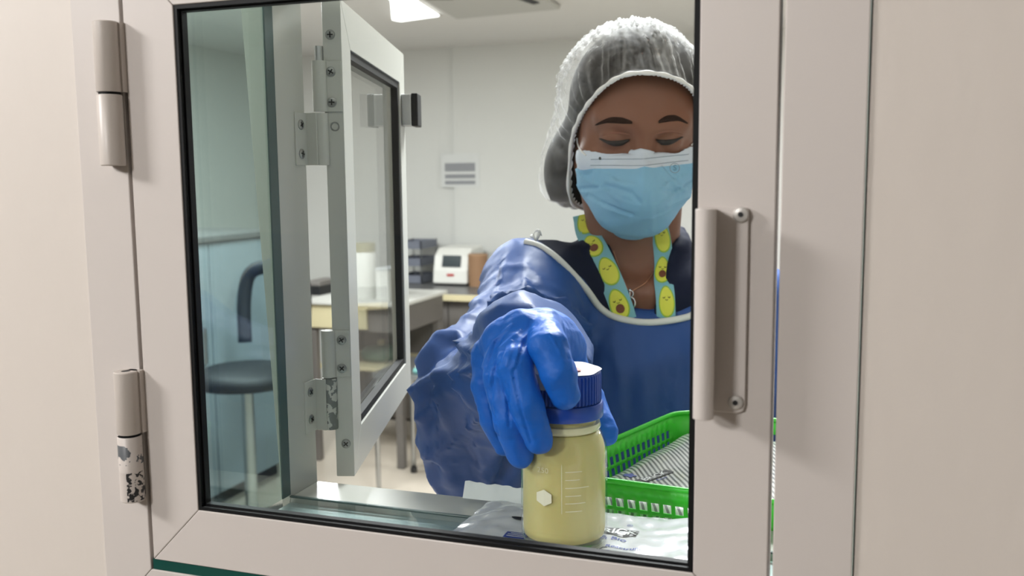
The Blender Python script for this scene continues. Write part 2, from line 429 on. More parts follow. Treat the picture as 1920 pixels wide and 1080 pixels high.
# hinges (two painted barrels on the left)
def wear_mat(name, base, z0, z1, thr, col=(92, 95, 98), sc=120, x0=None):
    m = mat(name, base, 0.4); nt = m.node_tree; b = nt.nodes['Principled BSDF']
    tc = nt.nodes.new('ShaderNodeTexCoord'); sep = nt.nodes.new('ShaderNodeSeparateXYZ'); nt.links.new(tc.outputs['Object'], sep.inputs[0])
    n = nt.nodes.new('ShaderNodeTexNoise'); n.inputs['Scale'].default_value = sc; n.inputs['Detail'].default_value = 6; nt.links.new(tc.outputs['Object'], n.inputs['Vector'])
    def mth(op, a, bb):
        k = nt.nodes.new('ShaderNodeMath'); k.operation = op
        for i, v in enumerate((a, bb)):
            if isinstance(v, (int, float)): k.inputs[i].default_value = v
            else: nt.links.new(v, k.inputs[i])
        return k.outputs[0]
    zz = sep.outputs[2]; band = mth('MULTIPLY', mth('GREATER_THAN', zz, z0), mth('LESS_THAN', zz, z1))
    if x0 is not None: band = mth('MULTIPLY', band, mth('GREATER_THAN', sep.outputs[0], x0))
    msk = mth('MULTIPLY', band, mth('GREATER_THAN', n.outputs[0], thr))
    mx = nt.nodes.new('ShaderNodeMix'); mx.data_type = 'RGBA'; mx.inputs[6].default_value = lin(base) + (1,); mx.inputs[7].default_value = lin(col) + (1,)
    nt.links.new(msk, mx.inputs[0]); nt.links.new(mx.outputs[2], b.inputs['Base Color'])
    return m
HX, HY, HR = -.4345, -.0068, .0077
m_hinge = mat('painted_hinge', (203, 194, 186), 0.4)
m_worn = wear_mat('painted_hinge_chipped', (208, 199, 192), 1.316, 1.329, 0.50)
m_worn2 = wear_mat('painted_hinge_scuffed', (208, 199, 192), 1.290, 1.313, 0.50, (40, 40, 42), 300, -.4325)
for k, (zt, zm, zb) in enumerate(((1.5985, 1.5545, 1.5095), (1.3772, 1.3350, 1.2905))):
    hg = MB(); hg.lathe([(.0028, zt - zm - .0006), (.0028, zt - zm)], (HX, HY, zm), 16)
    hg = obj('hinge', hg, m_dark, door)
    q = MB(); q.lathe([(HR - .0005, .0008), (HR, .0014), (HR, zt - zm - .0006), (HR - .0006, zt - zm), (.003, zt - zm)], (HX, HY, zm), 36, cap=False)
    q.box(HX - .002, HX + .0085, -.004, .0008, zm + .001, zt)
    obj('knuckle', q, m_hinge, hg, smooth=40)
    q = MB(); q.lathe([(.003, zb - zm), (HR - .0006, zb - zm), (HR, zb - zm + .0006), (HR, -.0014), (HR - .0005, -.0008)], (HX, HY, zm), 36, cap=False)
    q.box(HX - .0075, HX + .002, -.004, -.0003, zb, zm - .001)
    kn = obj('knuckle', q, [m_hinge, m_worn][k], hg, smooth=40)
    if k == 1:
        kn.data.materials[0] = m_worn
        q = MB(); q.lathe([(HR + .00012, -.0435), (HR + .00012, -.024)], (HX, HY, zm), 36, cap=False); obj('scuffed_band', q, m_worn2, hg, smooth=40)
    q = MB(); q.lathe([(HR - .0012, -.0009), (HR - .0012, .0009)], (HX, HY, zm), 30); obj('washer', q, m_rubber, hg, smooth=40)

# pull handle: flat plate carrying a rounded grip
z1, z0 = 1.4835, 1.3782
prof = []
for t in np.linspace(0, 1, 9): # outer rounded grip
    a = PI * (1.02 - 1.12 * t); prof.append((-.0612 + .0052 * math.cos(a), -.0232 - .0056 * math.sin(a)))
hd = MB()
hd.prism([(x, y, 0) for x, y in prof] + [(-.0546, -.017), (-.0546, -.006), (-.0575, -.0022), (-.0614, -.0022), (-.0614, -.006), (-.0650, -.012), (-.0664, -.018)][0:0] +
         [(x, y, 0) for x, y in [(-.0572, -.014), (-.0595, -.0035), (-.0650, -.0035), (-.0658, -.016)]], (0, 0, z0), (0, 0, z1))
hnd = obj('handle', hd, m_alu, door, smooth=35, bevel=.0004)
pl = MB(); xr = -.0425
pts = [(-.0668, z0 - .0012), (xr - .004, z0 - .0012), (xr - .001, z0), (xr, z0 + .003), (xr, z1 - .001), (xr - .001, z1), (-.0668, z1)]
pl.prism([(x, 0, z) for x, z in pts], (0, -.0032, 0), (0, -.0002, 0)); obj('mounting_plate', pl, m_alu, hnd, bevel=.0005)
for zz, xx in ((1.4800, -.0462), (1.3830, -.0472)):
    q = MB(); q.lathe([(.0038, 0), (.0040, .0012), (.0034, .0022), (.0016, .0025), (.0016, .0021), (.0001, .0021)], (xx, -.0032, zz), 24, (0, -1, 0))
    q.cur = 1; q.lathe([(.00125, 0), (.00125, .0005)], (xx, -.0053, zz), 16, (0, -1, 0))
    obj('screw', q, [mat('nickel_rivet', (196, 192, 186), .35, metal=.3), m_dark], hnd, smooth=40)

# ------------------------------------------------------------------ back hatch door, swung open into the laboratory
leaf = thing('hatch_door', 'open rear hatch door swung away on the left with screws along its edge', 'door', (-.41, .23, 1.236))
an = math.radians(17.2); LU = Y_([-math.sin(an), math.cos(an)]); LN = Y_([math.cos(an), math.sin(an)]); LK = Y_([-.4008, .2300]); LT = .0160; LL = .362
LZ0, LZ1 = 1.2360, 1.6505
def leafT(u, n, z): p = LK + LU * u + LN * n; return (p[0], p[1], z)
def leafring(names, A, B, n0, n1, m, bev=.0005):
    for i, nm in enumerate(names):
        j = (i + 1) % 4; q = MB(); P = [leafT(a[0], 0, a[1]) for a in (A[i], A[j], B[j], B[i])]
        q.prism(P, tuple(LN * n0) + (0,), tuple(LN * n1) + (0,)); obj(nm, q, m, leaf, bevel=bev)
SW = .0375
LA = [(0, LZ0), (LL, LZ0), (LL, LZ1), (0, LZ1)]; LB = inset(LA, SW)
leafring(['bottom_rail', 'stile', 'top_rail', 'stile'], LA, LB, -LT, 0, m_alu_lab)
q = MB()
C1 = inset(LB, .007)
for i in range(4):
    j = (i + 1) % 4; q.prism([leafT(a[0], 0, a[1]) for a in (LB[i], LB[j], C1[j], C1[i])], tuple(LN * -.010) + (0,), tuple(LN * -.002) + (0,))
obj('rubber_seal', q, m_rubber, leaf)
q = MB(); q.box(SW + .002, LL - SW - .002, -.0150, -.0105, LZ0 + SW + .002, LZ1 - SW - .002, leafT); obj('glass_pane', q, m_pane, leaf)
q = MB(); q.box(LL - .03, LL + .004, .0002, .012, 1.563, 1.600, leafT); lt = obj('latch', q, m_steel, leaf, bevel=.001)
q = MB(); q.box(LL - .030, LL + .004, .0122, .020, 1.562, 1.601, leafT); obj('latch_stop', q, m_rubber, lt, bevel=.001)
# edge screws and the ring-shaped hole
def edge_at(px, py):   # point of the leaf's hinge edge seen at a pixel
    r = ray(px, py); nn = Y_([LU[0], LU[1], 0]); P0 = Y_([LK[0], LK[1], 0]); t = ((P0 - CAM) @ nn) / (r @ nn); return CAM + r * t
EN = (-LU[0], -LU[1], 0)
def hinge_back(zt, zm, zb, ztop_pin, screws_leaf, screws_jamb, jx, worn):
    hb = MB(); hx, hy, hr = -.4190, .2235, .0064
    if ztop_pin: hb.cyl((hx, hy, zt - .002), (hx, hy, ztop_pin), .0036, 16)
    else: hb.cyl((hx, hy, zb), (hx, hy, zt - .001), .0028, 16)
    hb = obj('hinge', hb, m_steel, leaf, smooth=40)
    q = MB(); q.lathe([(hr, zm + .0006), (hr, zt)], (hx, hy, 0), 28); obj('knuckle', q, m_alu_lab, hb, smooth=40)
    q = MB(); q.lathe([(hr, zb), (hr, zm - .0006)], (hx, hy, 0), 28); obj('knuckle', q, worn, hb, smooth=40)
    # plate on the leaf edge
    q = MB(); T = lambda n, u, z: leafT(u, n, z); q.box(-LT - .002, -.0006, -.0014, -.0001, zm + .0006, zt, T); obj('leaf_plate', q, m_alu_lab, hb, bevel=.0004)
    q = MB(); q.box(jx, hx, .2156, .2172, zb, zm - .0004); q.box(jx, jx + .0016, .1985, .2172, zb, zm - .0004); obj('jamb_plate', q, m_alu_lab, hb, bevel=.0004)
    for (px, py) in screws_leaf:
        p = edge_at(px, py) + Y_(EN) * .0014; obj('screw', screw_mb(p, EN, .0042, rot=rng.rand() * 3), [m_screw, m_dark], hb, smooth=40)
    for (px, py) in screws_jamb:
        p = onY(px, py, .2050); p[0] = jx + .0016; obj('screw', screw_mb((p[0], .2045 + .002, p[2]), (1, 0, 0), .0042, rot=rng.rand() * 3), [m_screw, m_dark], hb, smooth=40)
m_wornk = wear_mat('hinge_worn_zinc', (190, 191, 184), 1.2, 1.40, 0.47, (110, 114, 112), 160)
zz = lambda py, px=600: onY(px, py, .222)[2]
hinge_back(zz(114), zz(211), zz(310), zz(86), [(621, 135), (623, 192)], [(578, 233), (578, 288)], -.4302, m_alu_lab)
hinge_back(zz(620, 615), zz(708, 615), zz(804, 620), None, [(641, 637), (642, 690)], [(595, 737), (595, 788)], -.4302, m_wornk)
for (px, py) in ((619, 65), (649, 832)):
    obj('screw', screw_mb(edge_at(px, py), EN, .0042, rot=rng.rand() * 3), [m_screw, m_dark], leaf, smooth=40)
p = edge_at(628, 237); q = MB(); q.lathe([(.0028, 0), (.0028, .0005), (.0040, .0005), (.0040, 0)], p, 24, EN, cap=False); obj('screw_hole', q, m_screw, leaf, smooth=40)

# ------------------------------------------------------------------ film pack under the bottle
m_film = mat('glossy_white_film', (205, 208, 210), 0.18, bump=(45, 0.35, 0.004), var=(25, 0.05), coat=0.3)
m_ink = mat('black_ink', (20, 20, 22), .4); m_blue = mat('blue_ink', (40, 60, 140), .4); m_white = mat('white_ink', (225, 228, 228), .35)
pack = thing('gel_pack', 'white film gel pack lying under the bottle behind the glass', 'pack', (-.17, .12, FZ))
PK = dict(x0=-.2700, x1=-.0420, y0=.0260, y1=.2040)
def pk_h(x, y):
    """height of the pack's upper film above the floor glass"""
    u = (x - PK['x0']) / (PK['x1'] - PK['x0']); v = (y - PK['y0']) / (PK['y1'] - PK['y0'])
    u = np.clip(u, 0, 1); v = np.clip(v, 0, 1)
    base = .0078 * np.clip(np.minimum(u, 1 - u) / .10, 0, 1) ** .5 * np.clip(np.minimum(v, 1 - v) / .10, 0, 1) ** .5
    right = .006 * np.clip((u - .62) / .3, 0, 1) * np.clip((v - .45) / .4, 0, 1) * np.clip((1 - v) / .08, 0, 1) ** .5
    wr = .0011 * np.sin(70 * x + 120 * y + 3 * np.sin(90 * x)) * np.sin(95 * y - 40 * x + 2 * np.sin(120 * y)) + .0006 * np.sin(260 * x + 90 * y) * np.sin(190 * y - 140 * x)
    far = np.clip((np.hypot(x + .184, y - .137) - .030) / .02, 0, 1)
    return .0009 + base + right * far + wr * far * np.clip(base / .006, 0.15, 1)
def pk_xy(u, v):
    x = PK['x0'] + u * (PK['x1'] - PK['x0']) + .012 * v * (1 - u); y = PK['y0'] + v * (PK['y1'] - PK['y0']); return x, y
U, V_ = np.meshgrid(np.linspace(0, 1, 90), np.linspace(0, 1, 72), indexing='ij'); X, Yy = pk_xy(U, V_)
q = MB(); q.grid(np.stack([X, Yy, FZ + pk_h(X, Yy)], -1)); q.grid(np.stack([X, Yy, np.full_like(X, FZ + .0004)], -1))
obj('film', q, m_film, pack, smooth=180)
# upright sealed flap at the back left
q = MB(); t = np.linspace(0, 1, 24); s_ = np.linspace(0, 1, 6); T_, S2 = np.meshgrid(t, s_, indexing='ij')
fx = -.2855 + .075 * T_; fy = .2020 + .006 * S2 + .0012 * np.sin(18 * T_) * S2; fz = FZ + .003 + .0125 * S2 * (1 - .12 * T_) + .0005 * np.sin(40 * T_) * S2
P = np.stack([fx, fy, fz], -1); q.grid(P); P2 = P.copy(); P2[..., 1] += .0006; q.grid(P2); obj('sealed_flap', q, mat('matte_white_film', (222, 226, 226), .5), pack, smooth=180)
def onpack(cx, cy, ang=0.0, lift=.0004):
    ca, sa = math.cos(ang), math.sin(ang)
    def fn(x, y): X_ = cx + x * ca - y * sa; Y2 = cy + x * sa + y * ca; return (X_, Y2, FZ + float(pk_h(np.array(X_), np.array(Y2))) + lift)
    return fn
def patch(name, cx, cy, w_, h_, m, parent, fn, n=8):
    q = MB(); a = np.linspace(-w_ / 2, w_ / 2, n); b = np.linspace(-h_ / 2, h_ / 2, 4)
    P = np.array([[fn(x, y) for y in b] for x in a]); q.grid(P); return obj(name, q, m, parent)
fz_ = FZ + .0085
p = onZ(1152, 998, fz_); fn = onpack(p[0], p[1]); patch('print_block', 0, 0, .034, .0125, m_ink, pack, onpack(p[0], p[1], 0, .0004))
text_mesh('print_lettering', 'BRICK', .0118, m_white, onpack(p[0] + .0005, p[1], 0, .0007), pack, .0002)
p2 = onZ(1181, 988, fz_); text_mesh('print_lettering', '\u00ae', .006, m_blue, onpack(p2[0], p2[1]), pack)
p2 = onZ(1150, 1011, fz_); text_mesh('print_lettering', '& Bio', .0085, m_blue, onpack(p2[0], p2[1]), pack, .0001)
p2 = onZ(1170, 1028, fz_); text_mesh('print_lettering', 'Reactrunc', .0065, m_blue, onpack(p2[0], p2[1]), pack, .0001)
p2 = onZ(1163, 1040, fz_); text_mesh('print_lettering', 'CryoBio', .0080, m_blue, onpack(p2[0], p2[1]), pack, .0003)
p2 = onZ(968, 1005, fz_); patch('print_block', 0, 0, .017, .011, m_blue, pack, onpack(p2[0], p2[1]))
for k, dy in enumerate((.0028, 0, -.0028)):
    patch('print_lines', 0, 0, .013 - .003 * (k == 0), .0009, m_white, pack, onpack(p2[0], p2[1] + dy, 0, .0007))
p2 = onZ(945, 1015, fz_); text_mesh('print_lettering', 'Mantener refrigerado', .0032, m_ink, onpack(p2[0], p2[1]), pack)
p2 = onZ(978, 973, fz_); q = MB(); f_ = onpack(p2[0], p2[1]); P = np.array([[f_(r * .008 * math.cos(a), r * .0035 * math.sin(a)) for r in (0.01, .5, 1)] for a in np.linspace(0, 2 * PI, 20)]); q.grid(P); obj('print_spot', q, m_ink, pack)
p2 = onZ(1128, 1030, fz_); f_ = onpack(p2[0], p2[1]); q = MB()
q.tube([f_(.003, .004), f_(0, .002), f_(-.001, -.001), f_(-.0012, -.004)], .0003, 5); q.tube([f_(-.003, -.001), f_(-.0012, -.004), f_(.001, -.002)], .0003, 5)
obj('print_arrow', q, m_ink, pack)

# ------------------------------------------------------------------ bottle
BZ = FZ + .0088
Bc = onZ(1058, 1010, BZ); bd = projpx(Y_([Bc[0], Bc[1], 1.30]))[2]; BR = 81.0 * bd / F_PX
def bz(py): return onY(1062, py, Bc[1])[2]
bottle = thing('milk_bottle', 'clear laboratory bottle of pale yellow milk with ridged blue cap', 'bottle', (Bc[0], Bc[1], BZ))
C0 = (Bc[0], Bc[1], 0)
zs_, zn, zf0, zf1 = bz(838), bz(800), bz(803), bz(787)
RN = 64 * bd / F_PX
def outer(off=0.0):
    P = [(.002, BZ), (BR * .86, BZ), (BR * .95, BZ + .0016), (BR * .99, BZ + .005), (BR, BZ + .010), (BR, zs_ - .006), (BR * .992, zs_), (BR * .955, zs_ + .005), (BR * .90, zs_ + .009), (BR * .845, zn - .0015), (RN * 1.0, zf0)]
    return [(max(.0005, r - off), z) for r, z in P]
m_bglass = glass_mat('bottle_glass', (0.97, 0.98, 0.95), 1.47, 0.02)
m_milk = mat('breast_milk', (208, 195, 134), .35, sss=0.5, var=(30, .03))
q = MB(); q.lathe(outer(.0016)[4:] + [(RN - .0016, zf0), (.001, zf0 + .002)], C0, 64)
vz = BZ + .0045; q = MB()
mp_ = [(.001, vz), (BR * .80, vz), (BR * .93, vz + .002), (BR - .0014, vz + .007)] + [(r - .0014, z) for r, z in outer()[5:]] + [(RN - .0016, bz(775)), (.001, bz(775))]
q.lathe(mp_, C0, 64); obj('milk', q, m_milk, bottle, smooth=60)
q = MB(); q.lathe(outer(), C0, 64); 
gl = obj('glass_body', q, m_bglass, bottle, smooth=60)
q = MB(); q.lathe([(RN - .001, zf0 - .0002), (RN + .0012, zf0 + .0012), (RN + .0020, (zf0 + zf1) / 2), (RN + .0012, zf1 - .0004), (RN - .001, zf1)], C0, 64); obj('neck_ring', q, mat('frosted_neck', (214, 208, 170), .15, coat=.6), bottle, smooth=50)
# cap
m_cap = mat('blue_cap_plastic', (12, 62, 158), .32, bump=(200, .03, .0003))
zc0, zc1, zc2 = bz(777), bz(748), bz(694)
RC = 70 * bd / F_PX
q = MB(); nr = 56; prof = []; vs = []; fs = []
for zi, (z, k) in enumerate(((zc1, 1), (zc2 - .003, 1), (zc2 - .0012, .6), (zc2, 0))):
    for i in range(nr * 4):
        a = 2 * PI * i / (nr * 4); ph = i % 4; r = RC - (.0010 * k if ph in (2, 3) else 0) - (.0014 if zi == 3 else .0003 if zi == 2 else 0)
        vs.append((Bc[0] + r * math.cos(a), Bc[1] + r * math.sin(a), z))
n4 = nr * 4
for j in range(3):
    for i in range(n4): fs.append((j * n4 + i, j * n4 + (i + 1) % n4, (j + 1) * n4 + (i + 1) % n4, (j + 1) * n4 + i))
fs.append(tuple(range(n4))[::-1]); fs.append(tuple(3 * n4 + i for i in range(n4))); q.add(vs, fs)
cap = obj('cap', q, m_cap, bottle, smooth=35)
RR = 73.5 * bd / F_PX
q = MB(); q.lathe([(RC - .002, zc0), (RR - .0004, zc0), (RR, zc0 + .0008), (RR, zc1 - .0018), (RR - .0008, zc1 - .0008), (RC - .002, zc1 - .0004)], C0, 64); obj('tamper_ring', q, m_cap, cap, smooth=40)
m_foil = mat('crinkled_label_film', (228, 230, 232), .5, bump=(160, .6, .002))
va = math.atan2(CAM[1] - Bc[1], CAM[0] - Bc[0])       # azimuth from the bottle to the camera
P = []
for a in np.linspace(0, 2 * PI, 65):
    rr = RC * (0.985 + .02 * math.sin(3 * a) + .012 * math.sin(11 * a)); P.append([(Bc[0] + rr * s * math.cos(a), Bc[1] + rr * s * math.sin(a), zc2 + .0004 + .0008 * s * s * (1 + math.sin(5 * a + 1)) * .6) for s in (.02, .35, .7, .9, 1.0)])
q = MB(); q.grid(Y_(P)); obj('cap_label', q, mat('white_label', (225, 224, 224), .4), cap, smooth=180)
a0 = va - 1.5; P = []
for a in np.linspace(a0, a0 + 1.2, 24):
    P.append([(Bc[0] + (RC + .0006 + .0004 * math.sin(23 * a + j)) * math.cos(a), Bc[1] + (RC + .0006 + .0004 * math.sin(23 * a + j)) * math.sin(a), zc2 + .0006 - j * .0024 - .0006 * math.sin(9 * a) * j / 4) for j in range(5)])
q = MB(); q.grid(Y_(P)); obj('label_tab', q, m_foil, cap, smooth=180)
q = MB(); cc = Y_([Bc[0] + .005, Bc[1] - .004, zc2 + .0013]); q.lathe([(.0002, 0), (.0090, 0), (.0090, .0003), (.0002, .0003)], cc, 6); obj('label_print', q, mat('red_ink', (214, 96, 74), .5), cap)
# printed marks on the glass
m_enamel = mat('white_enamel', (226, 222, 200), .45)
def on_cyl(px, py, lift=.00025):
    s = (px - 1058) / 81.0; a = va + math.asin(max(-.98, min(.98, s))); return (Bc[0] + (BR + lift) * math.cos(a), Bc[1] + (BR + lift) * math.sin(a))
def cylpatch(name, x0, x1, z0, z1, m=m_enamel):
    P = []
    for px in np.linspace(x0, x1, 8):
        x, y = on_cyl(px, 0); P.append([(x, y, z0), (x, y, z1)])
    q = MB(); q.grid(Y_(P)); return obj(name, q, m, bottle)
fz2 = lambda py: onY(1058, py, Bc[1] - BR * .9)[2]
for k, py in enumerate((884, 899, 914, 929, 943, 958)):
    L_ = (30, 26, 42, 28, 36, 30)[k]; z = fz2(py); cylpatch('graduation_mark', 1060, 1060 + L_, z - .00022, z + .00022)
cylpatch('scale_line', 1053.2, 1054, fz2(962), fz2(870))
P = []
for j in range(7):
    a = PI / 6 + j * PI / 3 + PI / 6 * 0
    x, y = on_cyl(1022 + 15.5 * math.cos(a), 0); P.append([(x, y, fz2(935) + .0058 * math.sin(a)), on_cyl(1022, 0) + (fz2(935),)])
q = MB(); q.grid(Y_([[p_[0], p_[1]] for p_ in P])); obj('hexagon_mark', q, m_enamel, bottle)
def cyltext(body, px, py, size):
    x0 = px
    def fn(x, y): xx, yy = on_cyl(x0 + x * F_PX / bd, 0); return (xx, yy, fz2(py) + y)
    text_mesh('printed_lettering', body, size, mat('faint_enamel', (216, 208, 172), .4), fn, bottle)
cyltext('250', 1020, 884, .0052)


# ------------------------------------------------------------------ green basket and the pack in it
m_green = mat('green_plastic', (56, 200, 44), .35, bump=(150, .04, .0005))
RZ, BH = 1.2570, .070
NL = onZ(1012, 884, RZ)[:2]; FL = onZ(1274, 771, RZ)[:2]
bu = Y_([.995, -.10]); bu /= np.linalg.norm(bu); bv = FL - NL; bl = np.linalg.norm(bv); bv = bv / bl; bw = .205
basket = thing('basket', 'green slotted plastic basket beyond the hatch sill holding a striped pack', 'basket', (NL[0] + .1, NL[1] + .12, RZ - BH))
def bxy(u, v, t):   # u,v in metres along the rim rectangle, t = depth below the rim
    tp = .010 * t / BH; u = tp + u * (bw - 2 * tp) / bw; v = tp + v * (bl - 2 * tp) / bl
    p = NL + bu * u + bv * v; return (p[0], p[1], RZ - t)
per = []; rc = .022
def arc(cu, cv, a0, n=7): return [(cu + rc * math.cos(a0 + PI / 2 * i / n), cv + rc * math.sin(a0 + PI / 2 * i / n), 0) for i in range(n)]
def side(p0, p1):
    p0 = Y_(p0); p1 = Y_(p1); L_ = np.linalg.norm(p1 - p0); n = int(L_ / .0100); out = []; m0 = (L_ - n * .0100) / 2
    for i in range(n):
        s0 = m0 + i * .0100; out.append((*(p0 + (p1 - p0) * (s0 + .0015) / L_), 1)); out.append((*(p0 + (p1 - p0) * (s0 + .0084) / L_), 0))
    return out
per += arc(bw - rc, rc, -PI / 2) + side((bw, rc), (bw, bl - rc)) + arc(bw - rc, bl - rc, 0) + side((bw - rc, bl), (rc, bl)) + arc(rc, bl - rc, PI / 2) + side((0, bl - rc), (0, rc)) + arc(rc, rc, PI) + side((rc, 0), (bw - rc, 0))
ts = [0, .0140, .0218, .0248, .0326, .0356, .0434, .0464, .0542, BH]
n = len(per); vs = [bxy(u, v, t) for t in ts for (u, v, h) in per]; fs = []
for j in range(len(ts) - 1):
    for i in range(n):
        if per[i][2] == 1 and j in (1, 3, 5, 7): continue
        fs.append((j * n + i, j * n + (i + 1) % n, (j + 1) * n + (i + 1) % n, (j + 1) * n + i))
fs.append(tuple((len(ts) - 1) * n + i for i in range(n)))
q = MB(); q.add(vs, fs); wl = obj('slotted_wall', q, m_green, basket, smooth=40)
md = wl.modifiers.new('solid', 'SOLIDIFY'); md.thickness = .0012; md.offset = 0
q = MB(); q.tube([bxy(u, v, -.0002) for (u, v, h) in per], .0024, 8, closed=True); obj('rim', q, m_green, basket, smooth=180)
# striped pack inside, tilted up towards the far corner
def stripe_mat():
    m = mat('striped_film', (150, 152, 150), .3, coat=.3, bump=(60, .3, .003)); nt = m.node_tree; b = nt.nodes['Principled BSDF']
    tc = nt.nodes.new('ShaderNodeTexCoord'); mp = nt.nodes.new('ShaderNodeMapping'); mp.inputs['Rotation'].default_value = (0, 0, math.radians(-28))
    wv = nt.nodes.new('ShaderNodeTexWave'); wv.inputs['Scale'].default_value = 72; wv.inputs['Distortion'].default_value = .6; wv.bands_direction = 'X'
    rp = nt.nodes.new('ShaderNodeValToRGB'); rp.color_ramp.elements[0].position = .35; rp.color_ramp.elements[1].position = .6
    rp.color_ramp.elements[0].color = lin((104, 108, 108)) + (1,); rp.color_ramp.elements[1].color = lin((196, 198, 194)) + (1,)
    nt.links.new(tc.outputs['Object'], mp.inputs[0]); nt.links.new(mp.outputs[0], wv.inputs[0]); nt.links.new(wv.outputs[1], rp.inputs[0]); nt.links.new(rp.outputs[0], b.inputs['Base Color'])
    return m
def bp(u, v, lift=0.0):   # 0..1 in the basket footprint
    uu = .013 + u * (bw - .026); vv = .012 + v * (bl - .024)
    h = .030 - .010 * v - .0; pil = .010 * (np.clip(min(u, 1 - u) / .12, 0, 1) * np.clip(min(v, 1 - v) / .12, 0, 1)) ** .5
    wr = .0012 * math.sin(14 * u + 5 * v) * math.sin(11 * v - 4 * u)
    p = bxy(uu, vv, h - pil - wr); return (p[0], p[1], p[2] + lift)
bpack = thing('gel_pack', 'grey striped film gel pack lying in the green basket', 'pack', bp(.5, .5, -.012))
P = Y_([[bp(u, v) for v in np.linspace(0, 1, 40)] for u in np.linspace(0, 1, 40)]); P2 = P.copy(); P2[..., 2] = np.minimum(P2[..., 2] - .0005, RZ - .040)
q = MB(); q.grid(P); q.grid(P2)
a = P; ed = [P[:, 0], P[-1, :], P[::-1, -1], P[0, ::-1]]; ed2 = [P2[:, 0], P2[-1, :], P2[::-1, -1], P2[0, ::-1]]
for x_, y_ in zip(ed, ed2): q.grid(np.stack([x_, y_], 1))
obj('film', q, stripe_mat(), bpack, smooth=180)
def inv_bp(px, py):
    best = None
    for u in np.linspace(0.02, .98, 49):
        for v in np.linspace(.02, .98, 49):
            a_, b_, _ = projpx(Y_(bp(u, v))); d = (a_ - px) ** 2 + (b_ - py) ** 2
            if best is None or d < best[0]: best = (d, u, v)
    return best[1:]
ua = inv_bp(1199, 903); ub = inv_bp(1254, 884)
def mk(lift, side_=0.0):
    c = (Y_(ua) + Y_(ub)) / 2; du = (Y_(ub) - Y_(ua)) * Y_([bw, bl]); L_ = np.linalg.norm(du); du /= L_; dv = Y_([-du[1], du[0]])
    def fn(x, y): w_ = (du * x + dv * (y + side_)) / Y_([bw, bl]); return bp(c[0] + w_[0], c[1] + w_[1], lift)
    return fn, L_
fn, L_ = mk(.0006); patch('print_block', 0, 0, L_ * 1.12, L_ * .30, m_ink, bpack, fn, 12)
fn, _ = mk(.0009); text_mesh('print_lettering', 'BRICK', L_ * .29, m_white, fn, bpack, .0002)
fn, _ = mk(.0006, -L_ * .27); text_mesh('print_lettering', 'Cryo', L_ * .16, m_blue, fn, bpack, .0001)
uc = inv_bp(1180, 893); c_ = bp(uc[0], uc[1], .0006); q = MB(); q.grid(Y_([[bp(uc[0] + r * .03 * math.cos(t) * (1 + .25 * math.sin(5 * t)), uc[1] + r * .02 * math.sin(t) * (1 + .25 * math.sin(5 * t)), .0006) for r in (.02, .5, 1)] for t in np.linspace(0, 2 * PI, 41)])); obj('print_emblem', q, m_blue, bpack)

# ------------------------------------------------------------------ the person
m_skin = mat('skin', (118, 76, 55), .5, sss=.15, var=(22, .06), bump=(220, .08, .0006))
m_gown = mat('blue_gown_cloth', (30, 70, 134), .52, spec=.35, bump=(60, .14, .003), var=(9, .06))
m_bind = mat('white_binding', (205, 208, 206), .6, bump=(400, .2, .001))
m_scrub = mat('navy_scrub', (10, 17, 42), .8, spec=.2, bump=(300, .2, .001))
m_glove = mat('blue_nitrile', (0, 94, 192), .50, spec=.35, bump=(110, .45, .002), var=(16, .05))
m_mask = mat('pale_blue_mask', (126, 178, 210), .65, bump=(160, .18, .001))
m_maskw = mat('white_mask_band', (196, 208, 222), .6, bump=(500, .25, .0006))
m_hair = mat('dark_hair', (22, 19, 18), .65, spec=.25, bump=(60, .35, .003))
eye_mid = (atD(1155, 265, 1.072) + atD(1255, 262, 1.062)) / 2
yaw, pit = math.radians(17), math.radians(19)
HL = Y_([math.cos(yaw), math.sin(yaw), 0]); F0 = Y_([math.sin(yaw), -math.cos(yaw), 0]); ZZ = Y_([0, 0, 1.])
HF = math.cos(pit) * F0 - math.sin(pit) * ZZ; HU = math.sin(pit) * F0 + math.cos(pit) * ZZ; rl = math.radians(4.5)
HL, HU = HL * math.cos(rl) - HU * math.sin(rl), HU * math.cos(rl) + HL * math.sin(rl); HA = Y_([HL, HF, HU])
HO = eye_mid - HF * .078
def hd_(x, y, z): return HO + HL * x + HF * y + HU * z
by_ = math.radians(13); BL_ = Y_([math.cos(by_), math.sin(by_), 0]); BF = Y_([math.sin(by_), -math.cos(by_), 0]); BA = Y_([BL_, BF, ZZ])
N0 = atD(1192, 498, 1.165)
def bd_(x, y, z): return N0 + BL_ * x + BF * y + ZZ * z
RS = atD(1012, 532, 1.15); RE = atD(916, 770, .94); RW = atD(1015, 640, .752)
LS = bd_(.160, -.02, -.075); LE = bd_(.225, .03, -.31); LWp = Y_([NL[0] + bu[0] * .205 + .035, .365, RZ - BH - .006])
person = thing('person', 'person in blue gown, hair net and face mask reaching a gloved hand to the bottle', 'person', (N0[0], N0[1] + .06, 0))

